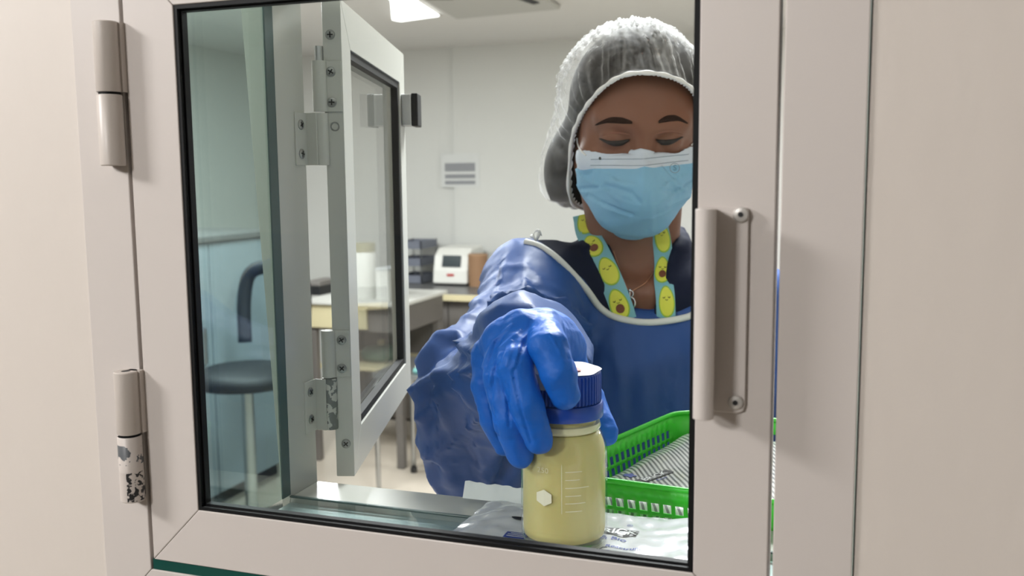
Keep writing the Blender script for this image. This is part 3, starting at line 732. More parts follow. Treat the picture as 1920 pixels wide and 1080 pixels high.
def axis(lo, hi, dlo, dhi, fine, coarse):
    a = list(np.arange(lo, dlo, coarse)) + list(np.arange(dlo, dhi, fine)) + list(np.arange(dhi, hi, coarse)); return a
BFd = Field(axis(-.62, .17, HO[0] - .10, HO[0] + .10, .0022, .009), axis(.12, .98, HO[1] - .13, HO[1] + .13, .0023, .010),
            list(np.arange(-.02, 1.22, .013)) + list(np.arange(1.22, HO[2] - .135, .006)) + list(np.arange(HO[2] - .135, HO[2] + .15, .0022)))
def torso(f, off, head=True):
    f.ell(bd_(0, -.035, -.155), (.158 + off, .098 + off, .165), BA, k=.03)
    f.ell(bd_(0, -.035, -.34), (.135 + off, .098 + off, .20), BA, k=.05)
    f.ell(bd_(0, -.055, -.55), (.165 + off, .115 + off, .15), BA, k=.05)
    f.cone(bd_(-.05, -.04, -.05), RS, .052 + off, .046 + off, k=.03); f.cone(bd_(.05, -.04, -.05), LS, .052 + off, .046 + off, k=.03)
torso(BFd, -.006)
BFd.cone(RS, RE, .039, .036, k=.01); BFd.cone(RE, RW, .036, .024, k=.01)
BFd.cone(LS, LE, .039, .036, k=.01); BFd.cone(LE, LWp, .036, .024, k=.01)
for sx in (-1, 1):
    BFd.cone(bd_(.085 * sx, -.06, -.58), bd_(.09 * sx, -.045, -.96), .085, .055, k=.03); BFd.cone(bd_(.09 * sx, -.045, -.96), bd_(.09 * sx, -.075, 0.075 - N0[2]), .055, .036, k=.02)
    BFd.cone(bd_(.09 * sx, -.09, .04 - N0[2]), bd_(.105 * sx, .10, .032 - N0[2]), .032, .026, k=.02)
BFd.cone(bd_(0, -.04, -.07), hd_(0, -.025, -.045), .058, .052, k=.03)
BFd.cone(bd_(-.03, .012, -.022), hd_(-.055, -.03, -.05), .012, .014, k=.025); BFd.cone(bd_(.03, .012, -.022), hd_(.055, -.03, -.05), .012, .014, k=.025)
BFd.cone(bd_(-.02, .035, -.030), bd_(-.14, .01, -.025), .010, .010, k=.03); BFd.cone(bd_(.02, .035, -.030), bd_(.14, .01, -.025), .010, .010, k=.03)
# head
BFd.ell(hd_(0, -.012, .026), (.0745, .093, .081), HA, k=.02); BFd.ell(hd_(0, .018, -.032), (.064, .070, .086), HA, k=.025)
for sx in (-1, 1):
    BFd.cone(hd_(.048 * sx, -.005, -.055), hd_(0, .062, -.096), .020, .018, k=.02)
    BFd.cone(hd_(.043 * sx, .060, .020), hd_(.010 * sx, .078, .017), .012, .011, k=.012)
    BFd.ell(hd_(.043 * sx, .050, -.034), (.026, .024, .020), HA, k=.02)
    BFd.ell(hd_(.0315 * sx, .094, -.001), (.021, .014, .012), HA, k=.012, sub=True)
    BFd.ell(hd_(.0315 * sx, .068, -.002), (.0155, .0145, .0125), HA, k=.004)
    BFd.ell(hd_(.069 * sx, -.008, -.018), (.006, .018, .030), HA, k=.006)
BFd.cone(hd_(0, .080, .008), hd_(0, .108, -.040), .0085, .0105, k=.012)
for sx in (-1, 1): BFd.ell(hd_(.012 * sx, .096, -.042), (.009, .010, .008), HA, k=.008)
BFd.ell(hd_(0, .080, -.068), (.024, .012, .006), HA, k=.008); BFd.ell(hd_(0, .078, -.078), (.020, .012, .006), HA, k=.006); BFd.cone(hd_(-.006, .074, -.1), hd_(.006, .074, -.1), .016, .016, k=.02)
V, Q = BFd.mesh(); V = smooth_mesh(V, Q, 3, .5)
body = mesh_obj('body', V, Q, m_skin, person)
bvh_body = BVHTree.FromPolygons([tuple(v) for v in V], [tuple(f) for f in Q])
CV = Vector(CAM)
def cast(px, py, bvh, lift=0.0, fallback=1.06):
    d = Vector(ray(px, py)).normalized(); h = bvh.ray_cast(CV, d)
    if h[0] is None:
        best = None
        for t in np.linspace(.5, 1.4, 90):
            p = CV + d * float(t); r = bvh.find_nearest(p)
            if best is None or r[3] < best[0]: best = (r[3], p)
        return Y_(best[1]), Y_(-d)
    n = h[1]
    if n.dot(d) > 0: n = -n
    return Y_(h[0] + n * lift), Y_(n)
# brows, lashes, eye slits
def strip(name, pts, wmid, m, lift, thick=.0012, n=24, taper=(.35, .2)):
    C_ = catmull(pts, n); q = MB(); P = []
    for i, (px, py) in enumerate(C_):
        t = i / (n - 1); w_ = wmid * (taper[0] + (1 - taper[0]) * min(1, t / .3)) * (taper[1] + (1 - taper[1]) * min(1, (1 - t) / .45))
        row = []
        for s in (-1, -.5, 0, .5, 1):
            p, nn = cast(px, py + s * w_, bvh_body, lift + thick * (1 - s * s)); row.append(p)
        P.append(row)
    q.grid(Y_(P)); return obj(name, q, m, person, smooth=180)
m_brow = mat('brow_hair', (48, 33, 27), .95, spec=.1, bump=(900, .8, .002)); m_lash = mat('lash', (24, 18, 17), .6)
strip('eyebrow', [(1186, 230), (1165, 226), (1140, 226), (1117, 234)], 6.0, m_brow, .0002)
strip('eyebrow', [(1234, 229), (1250, 223), (1270, 222), (1289, 231)], 6.0, m_brow, .0002)
strip('eyelash', [(1181, 262), (1165, 268), (1145, 268), (1126, 260)], 5.2, m_lash, .0003, .0022)
strip('eyelash', [(1229, 262), (1243, 267), (1262, 265), (1279, 257)], 5.2, m_lash, .0003, .0022)
m_lid = mat('eyelid_shadow_skin', (128, 84, 66), .6)
strip('lid_crease', [(1182, 253), (1165, 250), (1145, 250), (1125, 256)], 1.6, m_lid, .0000, .0006)
strip('lid_crease', [(1229, 252), (1245, 248), (1262, 247), (1280, 252)], 1.6, m_lid, .0000, .0006)

# hair and bouffant cap
CFd = Field(np.arange(HO[0] - .17, HO[0] + .17, .006), np.arange(HO[1] - .17, HO[1] + .22, .006), np.arange(HO[2] - .15, HO[2] + .18, .006))
CFd.ell(hd_(-.004, -.020, .018), (.094, .112, .096), HA); CFd.ell(hd_(-.030, -.050, -.084), (.084, .072, .088), HA, k=.04)
ve, qe = CFd.mesh(); bvh_cap = BVHTree.FromPolygons([tuple(v) for v in ve], [tuple(f) for f in qe])
CFd.F[:] = 1; CFd.ell(hd_(0, -.014, .022), (.0840, .1020, .0890), HA); CFd.ell(hd_(-.029, -.050, -.082), (.0785, .066, .082), HA, k=.04)
ve, qe = CFd.mesh(); bvh_hair = BVHTree.FromPolygons([tuple(v) for v in ve], [tuple(f) for f in qe])
EL = catmull([(0, .0895, .079), (-.028, .084, .074), (-.048, .070, .057), (-.063, .048, .030), (-.072, .028, .002), (-.076, .012, -.030), (-.072, -.008, -.100), (-.050, -.050, -.134), (0, -.085, -.136),
              (.045, -.060, -.118), (.072, -.012, -.075), (.080, .012, -.030), (.076, .028, .002), (.067, .046, .032), (.050, .068, .058), (.028, .083, .073)], 160, closed=True)
CC = Y_([-.004, -.025, .012]); AP = Y_([-.05, -.55, .55]); AP /= np.linalg.norm(AP)
ns = 44; CAPV = np.zeros((160, ns, 3)); HAIRV = np.zeros((160, ns, 3))
for i in range(160):
    e_ = EL[i] - CC; re = np.linalg.norm(e_); d0 = e_ / re; om = math.acos(max(-1, min(1, d0 @ AP)))
    for j in range(ns):
        s = (j / (ns - 1)) ** 1.25; d = (math.sin((1 - s) * om) * d0 + math.sin(s * om) * AP) / math.sin(om)
        wd = Vector(HL * d[0] + HF * d[1] + HU * d[2]); o_ = Vector(hd_(*CC)); h = bvh_cap.ray_cast(o_ + wd * .3, -wd); R_ = (h[0] - o_).length if h[0] else .1
        k = min(1, s / .20); k = math.sin(k * PI / 2) ** .8
        ga = .0040 * math.sin(i * 2 * PI / 160 * 40 + 1.5 * math.sin(i * .37)) * math.exp(-s * 3.2) * min(1, s * 14) + .0024 * math.sin(i * 2 * PI / 160 * 17 + 3 * math.sin(s * 5 + i * .05)) * math.exp(-s * 2.0) * min(1, s * 6)
        cr = .0030 * math.sin(9 * d[0] * 6 + 4 * math.sin(7 * d[1] * 3)) * math.sin(8 * d[2] * 4 + 3 * d[0] * 5) * min(1, s * 3)
        r_ = re * (1 - k) + R_ * k + ga + cr
        CAPV[i, j] = hd_(*(CC + d * r_))
        h2 = bvh_hair.ray_cast(o_ + wd * .3, -wd); R2 = min((h2[0] - o_).length if h2[0] else .08, R_ - .003); k2 = min(1, s / .06)
        HAIRV[i, j] = hd_(*(CC + d * min(re * (1 - k2) + R2 * k2 - .001 + .1 * cr, r_ - .0015)))
q = MB(); q.grid(HAIRV, True); hair = obj('hair', q, m_hair, person, smooth=180)
def cap_mat():
    m = bpy.data.materials.new('bouffant_nonwoven'); m.use_nodes = True; nt = m.node_tree
    for n_ in list(nt.nodes): nt.nodes.remove(n_)
    N = nt.nodes.new; Lk = nt.links.new
    out = N('ShaderNodeOutputMaterial'); mx = N('ShaderNodeMixShader'); tr = N('ShaderNodeBsdfTransparent'); df = N('ShaderNodeBsdfDiffuse'); tl = N('ShaderNodeBsdfTranslucent'); m2 = N('ShaderNodeMixShader')
    df.inputs[0].default_value = lin((236, 238, 238)) + (1,); tl.inputs[0].default_value = lin((236, 238, 238)) + (1,); m2.inputs[0].default_value = .25
    lw = N('ShaderNodeLayerWeight'); lw.inputs[0].default_value = .28
    tc = N('ShaderNodeTexCoord'); n1 = N('ShaderNodeTexNoise'); n1.inputs['Scale'].default_value = 38; n1.inputs['Detail'].default_value = 7; n1.inputs['Distortion'].default_value = 1.2
    Lk(tc.outputs['Object'], n1.inputs['Vector'])
    rp = N('ShaderNodeValToRGB'); rp.color_ramp.elements[0].position = .38; rp.color_ramp.elements[1].position = .75; rp.color_ramp.elements[0].color = (.0, .0, .0, 1); rp.color_ramp.elements[1].color = (.11, .11, .11, 1)
    Lk(n1.outputs[0], rp.inputs[0])
    ad = N('ShaderNodeMath'); ad.operation = 'MULTIPLY_ADD'; pw = N('ShaderNodeMath'); pw.operation = 'POWER'; pw.inputs[1].default_value = 1.5; Lk(lw.outputs['Facing'], pw.inputs[0]); Lk(pw.outputs[0], ad.inputs[0]); ad.inputs[1].default_value = .62; Lk(rp.outputs[0], ad.inputs[2]); ad.use_clamp = True
    bp_ = N('ShaderNodeBump'); bp_.inputs['Strength'].default_value = .5; bp_.inputs['Distance'].default_value = .004; Lk(n1.outputs[0], bp_.inputs['Height']); Lk(bp_.outputs[0], df.inputs['Normal'])
    Lk(df.outputs[0], m2.inputs[1]); Lk(tl.outputs[0], m2.inputs[2]); Lk(ad.outputs[0], mx.inputs[0]); Lk(tr.outputs[0], mx.inputs[1]); Lk(m2.outputs[0], mx.inputs[2]); Lk(mx.outputs[0], out.inputs[0])
    return m
q = MB(); q.grid(CAPV, True); bcap = obj('bouffant_cap', q, cap_mat(), person, smooth=180)
def fold(name, i0, i1, j0, j1):
    idx = [i % 160 for i in range(i0, i1)]; P = CAPV[idx, j0:j1]; c0 = hd_(*CC); u = P - c0; P = P + u / np.linalg.norm(u, axis=2)[..., None] * (.0018 + .0010 * rng.rand(*P.shape[:2], 1))
    q = MB(); q.grid(P); obj(name, q, bcap.data.materials[0], bcap, smooth=180)
fold('crown_fold', -20, 34, 16, 43); fold('crown_fold', -26, 14, 24, 43); fold('crown_fold', 26, 66, 20, 43); fold('front_fold', 147, 159, 2, 20); fold('front_fold', 148, 158, 2, 24)
m_el = mat('white_elastic', (225, 227, 226), .7, bump=(900, .3, .0006))
EW = Y_([hd_(*(p + (p - CC) * .012)) for p in EL]); q = MB(); q.tube(EW, [.0024 + .0006 * math.sin(i * .9) for i in range(160)], 8, closed=True); obj('elastic_band', q, m_el, bcap, smooth=180)
q = MB()    # scalloped frill on the inside of the elastic
big = catmull(EL, 640, closed=True); P = []
for i, p in enumerate(big):
    sc = abs(math.sin(i / 640 * PI * 90)); inw = hd_(*p); P.append([hd_(*(p + (p - CC) * .016)), hd_(*(p * 1.0 + (p - CC) * (.014 - .030 - .030 * sc) + Y_([0, .003, 0])))])
q.grid(Y_(P), True); obj('frill', q, m_el, bcap, smooth=180)
# double-layer seam running over the crown
sm_ = [CAPV[i % 160, j] for i, j in [(152, 3), (152, 10), (152, 17), (152, 24), (151, 31)]]
# mask
MF = Field(np.arange(HO[0] - .11, HO[0] + .11, .002), np.arange(HO[1] - .16, HO[1] + .03, .002), np.arange(HO[2] - .19, HO[2] + .04, .002))
MF.ell(hd_(.002, .018, -.046), (.0715, .086, .066), HA); MF.ell(hd_(.002, .030, -.068), (.062, .066, .040), HA, k=.02); MF.cone(hd_(0, .086, -.012), hd_(0, .112, -.046), .009, .015, k=.022); MF.cone(hd_(0, .104, -.056), hd_(-.018, .080, -.088), .018, .022, k=.03); MF.cone(hd_(0, .104, -.056), hd_(.016, .080, -.088), .018, .022, k=.03)
sl = (slice(None),) * 3; X3, Y3, Z3 = MF.pts(sl); X3 = X3 - HO[0]; Y3 = Y3 - HO[1]; Z3 = Z3 - HO[2]
lx_, ly_, lz_ = [X3 * A_[0] + Y3 * A_[1] + Z3 * A_[2] for A_ in HA]
MF.F = np.maximum(MF.F, lz_ - .26 * (ly_ - .095) - (-.0105 + .12 * lx_)).astype(np.float32)
MF.F = np.maximum(MF.F, (.037 + .06 * np.clip(-.05 - lz_, 0, 1)) - ly_).astype(np.float32)
V, Q = MF.mesh(); V = smooth_mesh(V, Q, 4, .5); NN = normals(V, Q)
lc = (V - HO) @ HA.T; z_ = lc[:, 2]
pl_ = np.zeros(len(V))
for zc_, am in ((-.040, .0016), (-.056, .0022), (-.074, .0016)):
    dz = z_ - (zc_ + .10 * lc[:, 0] * np.sign(lc[:, 0]) * .6); pl_ += am * np.where(dz < 0, np.exp(dz / .006), 0) * np.clip(np.abs(lc[:, 0]) / .03, .25, 1)
pl_ += .0035 * np.maximum(0, 1 - np.abs(lc[:, 0]) / .006) * np.clip((z_ + .075) / .05, 0, 1) + .0022 * crumple(V, 22, 5, 4) + .0016 * crumple(V, 45, 8, 4)
fcm = ((V - CAM) * NN).sum(1) < 0
for pts, w_, am in (([(1090, 354), (1140, 350), (1185, 362), (1198, 378)], 5, -.0022), ([(1104, 366), (1140, 385), (1185, 402)], 5, -.0020), ([(1238, 356), (1262, 360), (1296, 342)], 5, -.0022), ([(1238, 316), (1262, 344), (1280, 354)], 7, .0022), ([(1120, 308), (1116, 345)], 6, .0015), ([(1215, 310), (1222, 430)], 9, .0015), ([(1140, 340), (1190, 350)], 8, .0016), ([(1250, 385), (1290, 368)], 6, .0014)):
    pl_ += am * stroke(V, pts, w_) * fcm
V = V + NN * pl_[:, None]
sg = bvh_body.find_nearest(Vector(hd_(0, .3, 0))); sgn = 1.0 if (Vector(hd_(0, .3, 0)) - sg[0]).dot(sg[1]) > 0 else -1.0
for i in range(len(V)):
    p_, n_, _, d_ = bvh_body.find_nearest(Vector(V[i]), .03)
    if p_ is not None:
        sd_ = (Vector(V[i]) - p_).dot(n_) * sgn
        if -.013 < sd_ < .0022: V[i] = Y_(p_ + n_ * sgn * .0022)
mask = mesh_obj('face_mask', V, Q, m_mask, person); top_ = -.0105 + .12 * lc[:, 0] + .26 * (lc[:, 1] - .095)
at_ = mask.data.attributes.new('band', 'FLOAT', 'POINT'); at_.data.foreach_set('value', ((z_ - (top_ - .0160)) * 1000).astype(np.float32)[:len(mask.data.vertices)])
nt = m_mask.node_tree; an_ = nt.nodes.new('ShaderNodeAttribute'); an_.attribute_name = 'band'; gt = nt.nodes.new('ShaderNodeMath'); gt.operation = 'GREATER_THAN'; gt.inputs[1].default_value = 0
mxn = nt.nodes.new('ShaderNodeMix'); mxn.data_type = 'RGBA'; mxn.inputs[6].default_value = lin((126, 178, 210)) + (1,); mxn.inputs[7].default_value = lin((196, 208, 222)) + (1,)
nt.links.new(an_.outputs['Fac'], gt.inputs[0]); nt.links.new(gt.outputs[0], mxn.inputs[0]); nt.links.new(mxn.outputs[2], nt.nodes['Principled BSDF'].inputs['Base Color'])
bvh_mask = BVHTree.FromPolygons([tuple(v) for v in V], [tuple(f) for f in Q])
m_stitch = mat('grey_stitch', (150, 165, 180), .6)
for (dz0) in (-.0048, -.0120):
    pts = []
    for x in np.linspace(-.056, .056, 60):
        zt = -.0105 + .12 * x + dz0; dv_ = -(HF + .26 * HU); o_ = Vector(hd_(x, .095, zt) - dv_ * .15); h = bvh_mask.ray_cast(o_, Vector(dv_).normalized())
        if h[0]: pts.append(Y_(h[0]) + HF * .0002)
    q = MB(); q.tube(pts, .00045, 5); obj('weld_line', q, m_stitch, mask, smooth=180)
p, n_ = cast(1265, 315, bvh_mask, .0004); 
def onmask(px, py, lift=.0004): return cast(px, py, bvh_mask, lift)[0]
text_mesh('printed_emblem', 'S', 15, mat('grey_print', (90, 140, 170), .6), lambda x, y: onmask(1265 + x, 315 - y), mask, .2)
q = MB(); q.tube([onmask(1265 + 9 * math.cos(a), 315 + 9 * math.sin(a), .0003) for a in np.linspace(0, 2 * PI, 20)], .00035, 5); obj('printed_ring', q, m_stitch, mask)
q = MB(); q.tube([onmask(1125 + 1.5 * math.cos(a), 297 + 2 * math.sin(a), .0003) for a in np.linspace(0, 2 * PI, 8)], .0006, 5); obj('print_dot', q, m_lash, mask)
for pts in ([(1101, 292), (1092, 284), (1087, 272), (1084, 258)], [(1092, 356), (1089, 342), (1088, 326), (1086, 306)], [(1294, 272), (1300, 268), (1304, 262), (1307, 250)]):
    q = MB(); q.tube(catmull([cast(a, b, bvh_body, .002)[0] for a, b in pts], 16), .0011, 8); obj('ear_loop', q, m_el, mask, smooth=180)

# scrub top
gx = np.arange(-.58, .16, .006); gy = np.arange(.28, .95, .006)
SF = Field(gx, gy, np.arange(.75, 1.47, .006)); torso(SF, .007)
SF.cone(RS, RS + (RE - RS) * .5, .050, .052, k=.02); SF.cone(LS, LS + (LE - LS) * .5, .040, .040, k=.02)
for t_ in ((-.075, RS, .052), (.075, LS, .040)): SF.cone(bd_(t_[0], -.015, -.042), t_[1], .056, t_[2], k=.02)
SF.cone(bd_(-.02, .035, -.030), bd_(-.14, .01, -.025), .018, .018, k=.03); SF.cone(bd_(.02, .035, -.030), bd_(.14, .01, -.025), .018, .018, k=.03)
SF.cone(bd_(0, -.04, -.07), bd_(0, -.036, .035), .067, .0665, k=.03); SF.cone(bd_(-.03, .012, -.022), bd_(-.04, -.0, .03), .018, .018, k=.025); SF.cone(bd_(.03, .012, -.022), bd_(.04, -.0, .03), .018, .018, k=.025)
X3, Y3, Z3 = SF.pts(sl); lx_ = (X3 - N0[0]) * BL_[0] + (Y3 - N0[1]) * BL_[1]; ly_ = (X3 - N0[0]) * BF[0] + (Y3 - N0[1]) * BF[1]; lz_ = Z3 - N0[2] + 0 * lx_; lx_ = lx_ + 0 * Z3; ly_ = ly_ + 0 * Z3
vw = np.clip(.029 + .30 * lz_, 0, .06)
vcut = np.abs(lx_ - .006) - vw
vcut = np.maximum(vcut, -.01 - ly_); vcut = np.maximum(vcut, -.115 - lz_)
vcut = np.minimum(vcut, .042 - .25 * (ly_ + .03) - lz_)
SF.F = np.maximum(SF.F, -vcut).astype(np.float32)
V, Q = SF.mesh(); V = smooth_mesh(V, Q, 3); scrub = mesh_obj('scrub_top', V, Q, m_scrub, person)
bvh_in = BVHTree.FromPolygons([tuple(v) for v in V], [tuple(f) for f in Q])
def cast_in(px, py, lift):
    a = cast(px, py, bvh_body, lift); d = Vector(ray(px, py)).normalized(); h = bvh_in.ray_cast(CV, d)
    if h[0] is not None and (h[0] - CV).length < (Vector(a[0]) - CV).length: return cast(px, py, bvh_in, lift)
    return a
# gown
GF = Field(np.arange(-.62, .20, .0052), np.arange(.16, 1.0, .0056), list(np.arange(.40, 1.05, .010)) + list(np.arange(1.05, 1.47, .0052)))
torso(GF, .013)
GF.ell(bd_(0, .0, -.30), (.165, .105, .22), BA, k=.05)
for k_ in range(-1, 2): GF.cone(bd_(.06 * k_, -.05, -.40), bd_(.09 * k_, -.05, .50 - N0[2]), .135, .165, k=.04)
GF.cone(RS, RE, .056, .058, k=.03, pad=.09); GF.cone(RE, RW + (RW - RE) * .00, .056, .046, k=.02, pad=.08)
GF.cone(atD(876, 735, .95), atD(893, 845, .965), .046, .046, k=.03, pad=.08); GF.cone(atD(908, 860, .97), atD(948, 985, 1.0), .048, .05, k=.03, pad=.08)
GF.cone(atD(1020, 632, .83), atD(1047, 640, .80), .034, .030, k=.02, pad=.08)
GF.cone(bd_(.095, -.010, -.050), LS, .067, .064, k=.02); GF.cone(bd_(.105, .014, -.045), bd_(.15, .004, -.045), .024, .024, k=.02)
GF.cone(LS, LE, .056, .068, k=.03, pad=.09); GF.cone(LE, LWp, .066, .046, k=.02, pad=.08)
X3, Y3, Z3 = GF.pts(sl); lx_ = (X3 - N0[0]) * BL_[0] + (Y3 - N0[1]) * BL_[1]; ly_ = (X3 - N0[0]) * BF[0] + (Y3 - N0[1]) * BF[1]; lz_ = Z3 - N0[2] + 0 * lx_; lx_ = lx_ + 0 * Z3; ly_ = ly_ + 0 * Z3
npx = [(952, 446, 1.14), (985, 450, 1.13), (1015, 460, 1.12), (1050, 486, 1.10), (1095, 534, 1.07), (1125, 572, 1.06), (1160, 592, 1.05), (1220, 600, 1.045), (1293, 588, 1.05)]
nl = Y_([(atD(*p) - N0) for p in npx]); nlx = nl @ BL_; nlz = nl[:, 2]; npx_end = float(nlx.max())
xc_ = float(nlx[7]) + .004; ok_ = [i for i in range(8) if 2 * xc_ - nlx[i] > nlx.max() + .012]; nly = nl @ BF
mir = [(2 * xc_ - nlx[i], nly[i], nlz[i]) for i in ok_][::-1]
nlx = np.concatenate([nlx, [m_[0] for m_ in mir]]); nlz = np.concatenate([nlz, [m_[2] for m_ in mir]])
oo = np.argsort(nlx); nlx = nlx[oo]; nlz = nlz[oo]
zfront = np.interp(lx_, nlx, nlz); zback = np.where(np.abs(lx_) < .15, -.015, .05)
bl_ = np.clip((ly_ + .07) / .05, 0, 1); zcut = zback * (1 - bl_) + zfront * bl_
xm0 = nlx[0]
nk = np.where(lx_ < xm0, -1., lz_ - zcut)
GF.F = np.maximum(GF.F, nk).astype(np.float32)
V, Q = GF.mesh(); V = smooth_mesh(V, Q, 3); NN = normals(V, Q)
bvh_g0 = BVHTree.FromPolygons([tuple(v) for v in V], [tuple(f) for f in Q])
px_, py_, dd_ = projpx(V); facing = ((V - CAM) * NN).sum(1) < 0
tor = np.clip((px_ - 1080) / 60, 0, 1)
vlx = (V - N0) @ BL_; vly = (V - N0) @ BF; vz_ = V[:, 2] - N0[2]
b2 = np.clip((vly + .07) / .05, 0, 1); vcut_ = np.where(np.abs(vlx) < .15, -.015, .05) * (1 - b2) + np.interp(vlx, nlx, nlz) * b2
nearneck = np.clip((vcut_ - vz_ - .006) / .05, 0, 1) * (vlx > xm0) + (vlx <= xm0) * np.clip((xm0 - vlx) / .02, 0, 1)
disp = np.zeros(len(V)); ms = (facing & (px_ > 600) & (px_ < 1500) & (py_ < 1100)); Vm = V[ms]
disp[ms] = .0110 * facet(Vm, .095, 3, .030, (1, 1, .8)) + .0042 * facet(Vm, .050, 5, .014) + .0008 * facet(Vm, .026, 8, .009)
disp *= (1 - .70 * tor) * nearneck
ST = [([(800, 690), (835, 655), (880, 622), (940, 578), (1010, 566), (1060, 592), (1108, 642)], 16, .010), ([(872, 652), (900, 664), (935, 660), (1000, 640)], 12, .006),
      ([(1040, 575), (1070, 610), (1085, 640)], 10, .005), ([(985, 478), (978, 530), (985, 575)], 14, .006), ([(960, 470), (925, 540), (895, 600)], 16, .005), ([(1010, 470), (1060, 540), (1110, 600)], 14, .004),
      ([(790, 735), (850, 705), (900, 690)], 14, .008), ([(800, 780), (840, 740), (870, 720)], 12, .006), ([(815, 850), (860, 820), (900, 780)], 16, .006), ([(850, 700), (835, 800), (850, 900)], 18, .006),
      ([(985, 800), (955, 850), (925, 920)], 14, -.010), ([(1105, 650), (1095, 720), (1100, 800)], 22, -.010), ([(1215, 610), (1205, 700), (1210, 800)], 26, .005), ([(1275, 610), (1268, 720), (1262, 800)], 20, .004), ([(1150, 610), (1165, 700), (1160, 780)], 20, .004)]
ST += [([(868, 650), (903, 664), (935, 661)], 5, .005), ([(940, 580), (985, 567), (1040, 577), (1075, 605), (1104, 640)], 6, .006), ([(1035, 575), (1052, 600), (1058, 622)], 5, .004), ([(985, 480), (990, 520), (978, 560)], 6, .005), ([(940, 500), (985, 505), (1010, 530)], 7, .004), ([(905, 590), (950, 560), (1000, 545)], 7, .005),
       ([(835, 655), (870, 640), (905, 600)], 6, .004), ([(800, 735), (850, 715), (890, 690)], 6, .005), ([(840, 690), (870, 760), (880, 840)], 7, .004), ([(1130, 640), (1160, 700), (1170, 790)], 8, .003), ([(1235, 640), (1245, 720), (1240, 800)], 8, .003)]
for k_, (pts, w_, am) in enumerate(ST): disp += am * (1 if k_ < 15 else .6) * stroke(V, pts, w_) ** .9 * facing * nearneck
V = V + NN * disp[:, None]
gown = mesh_obj('gown', V, Q, m_gown, person)
bvh_gown = BVHTree.FromPolygons([tuple(v) for v in V], [tuple(f) for f in Q])
# white binding along the neckline
pts = [cast(px, py + 5, bvh_gown, .001)[0] for px, py, _ in npx[1:]]
for x in np.arange(npx_end + .016, nlx[-1] - .002, .012):
    h = bvh_gown.ray_cast(Vector(bd_(x, .25, float(np.interp(x, nlx, nlz)) - .006)), Vector(-BF), .45)
    if h[0] is not None and float((Y_(h[0]) - N0) @ BF) > -.09: pts.append(Y_(h[0]) + BF * .001)
pts = catmull(pts, 110)
q = MB(); q.tube(pts, .0042, 8); obj('neck_binding', q, m_bind, gown, smooth=180)
tp = atD(1006, 452, 1.13); q = MB(); q.tube(catmull([tp, tp + Y_([-.004, 0, .008]), tp + Y_([.002, 0, .013]), tp + Y_([.006, .002, .006])], 12), [.0025 + .0015 * math.sin(i) for i in range(12)], 7, flat=.5); q.tube([tp + Y_([-.008, .004, .006]), tp + Y_([0, 0, .002]), tp + Y_([.004, 0, .010])], .0022, 6); obj('neck_tie', q, m_bind, gown, smooth=180)

# lanyard with avocado print, necklace
lany = thing('lanyard', 'teal ribbon lanyard printed with smiling avocados around the neck', 'lanyard', (N0[0], N0[1] - .05, N0[2] - .1))
m_rib = mat('teal_ribbon', (112, 168, 180), .55, bump=(800, .2, .0005)); m_av = mat('avocado_yellow', (206, 208, 70), .6); m_avg = mat('avocado_green', (140, 176, 50), .6); m_pit = mat('avocado_stone', (110, 58, 30), .6)
def ribbon(px_pts, half, seg):
    C_ = catmull(px_pts, seg); pos = []; 
    for (a, b) in C_:
        p, n = cast_in(a, b, .0035); pos.append(p)
    pos = Y_(pos)
    for _ in range(30): pos[1:-1] = (pos[:-2] + 2 * pos[1:-1] + pos[2:]) / 4
    tang = np.gradient(pos, axis=0); tang /= np.linalg.norm(tang, axis=1)[:, None]
    nv = CAM - pos; nv = nv / np.linalg.norm(nv, axis=1)[:, None] + BF * .6; nv -= tang * (nv * tang).sum(1)[:, None]; nv /= np.linalg.norm(nv, axis=1)[:, None]
    sd = np.cross(tang, nv); P = np.stack([pos + sd * (half * s) + nv * (-.0012 * s * s) for s in (-1, -.5, 0, .5, 1)], 1)
    q = MB(); q.grid(P); q.grid(P - nv[:, None] * .0009); rb = obj('ribbon', q, m_rib, lany, smooth=180)
    L_ = np.concatenate([[0], np.cumsum(np.linalg.norm(np.diff(pos, axis=0), axis=1))])
    def at(s, x, lift):
        p = Y_([np.interp(s, L_, pos[:, i]) for i in range(3)]); k = min(len(L_) - 1, int(np.searchsorted(L_, s))); return p + sd[k] * x + nv[k] * (lift - .0012 * (x / half) ** 2)
    def disc(name, s0, x0, rs, rx, m, lift, egg=0.0, a0=0, a1=2 * PI):
        q = MB(); q.grid(Y_([[at(s0 + r * rs * math.sin(t), x0 + r * rx * math.cos(t) * (1 + egg * math.sin(t)), lift) for r in (.02, .5, 1)] for t in np.linspace(a0, a1, 25)])); return obj(name, q, m, rb)
    s0 = .012; k = 0
    while s0 < L_[-1] + .004:
        x0 = half * (.12 if k % 2 else -.12)
        disc('avocado_skin_print', s0, x0, .0195, half * .84, m_avg, .0002, .16); disc('avocado_print', s0, x0, .0175, half * .72, m_av, .0004, .16)
        if k % 2: disc('avocado_stone_print', s0 + .0055, x0, .0058, half * .38, m_pit, .0006)
        for ex in (-1, 1):
            q = MB(); q.tube([at(s0 - .0055 + .0014 * math.sin(t), x0 + ex * half * .28 + half * .10 * math.cos(t), .0007) for t in np.linspace(0, PI, 7)], .0004, 5); obj('eye_print', q, m_lash, rb)
        q = MB(); q.tube([at(s0 - .0026 + .001 * math.sin(t), x0 + half * .12 * math.cos(t), .0007) for t in np.linspace(0, PI, 6)], .0003, 5); obj('mouth_print', q, m_lash, rb)
        s0 += .0430; k += 1
ribbon([(1094, 402), (1102, 432), (1120, 470), (1142, 520), (1160, 562), (1172, 600)], .0138, 60)
ribbon([(1233, 425), (1240, 455), (1244, 500), (1247, 550), (1248, 605)], .0112, 60)
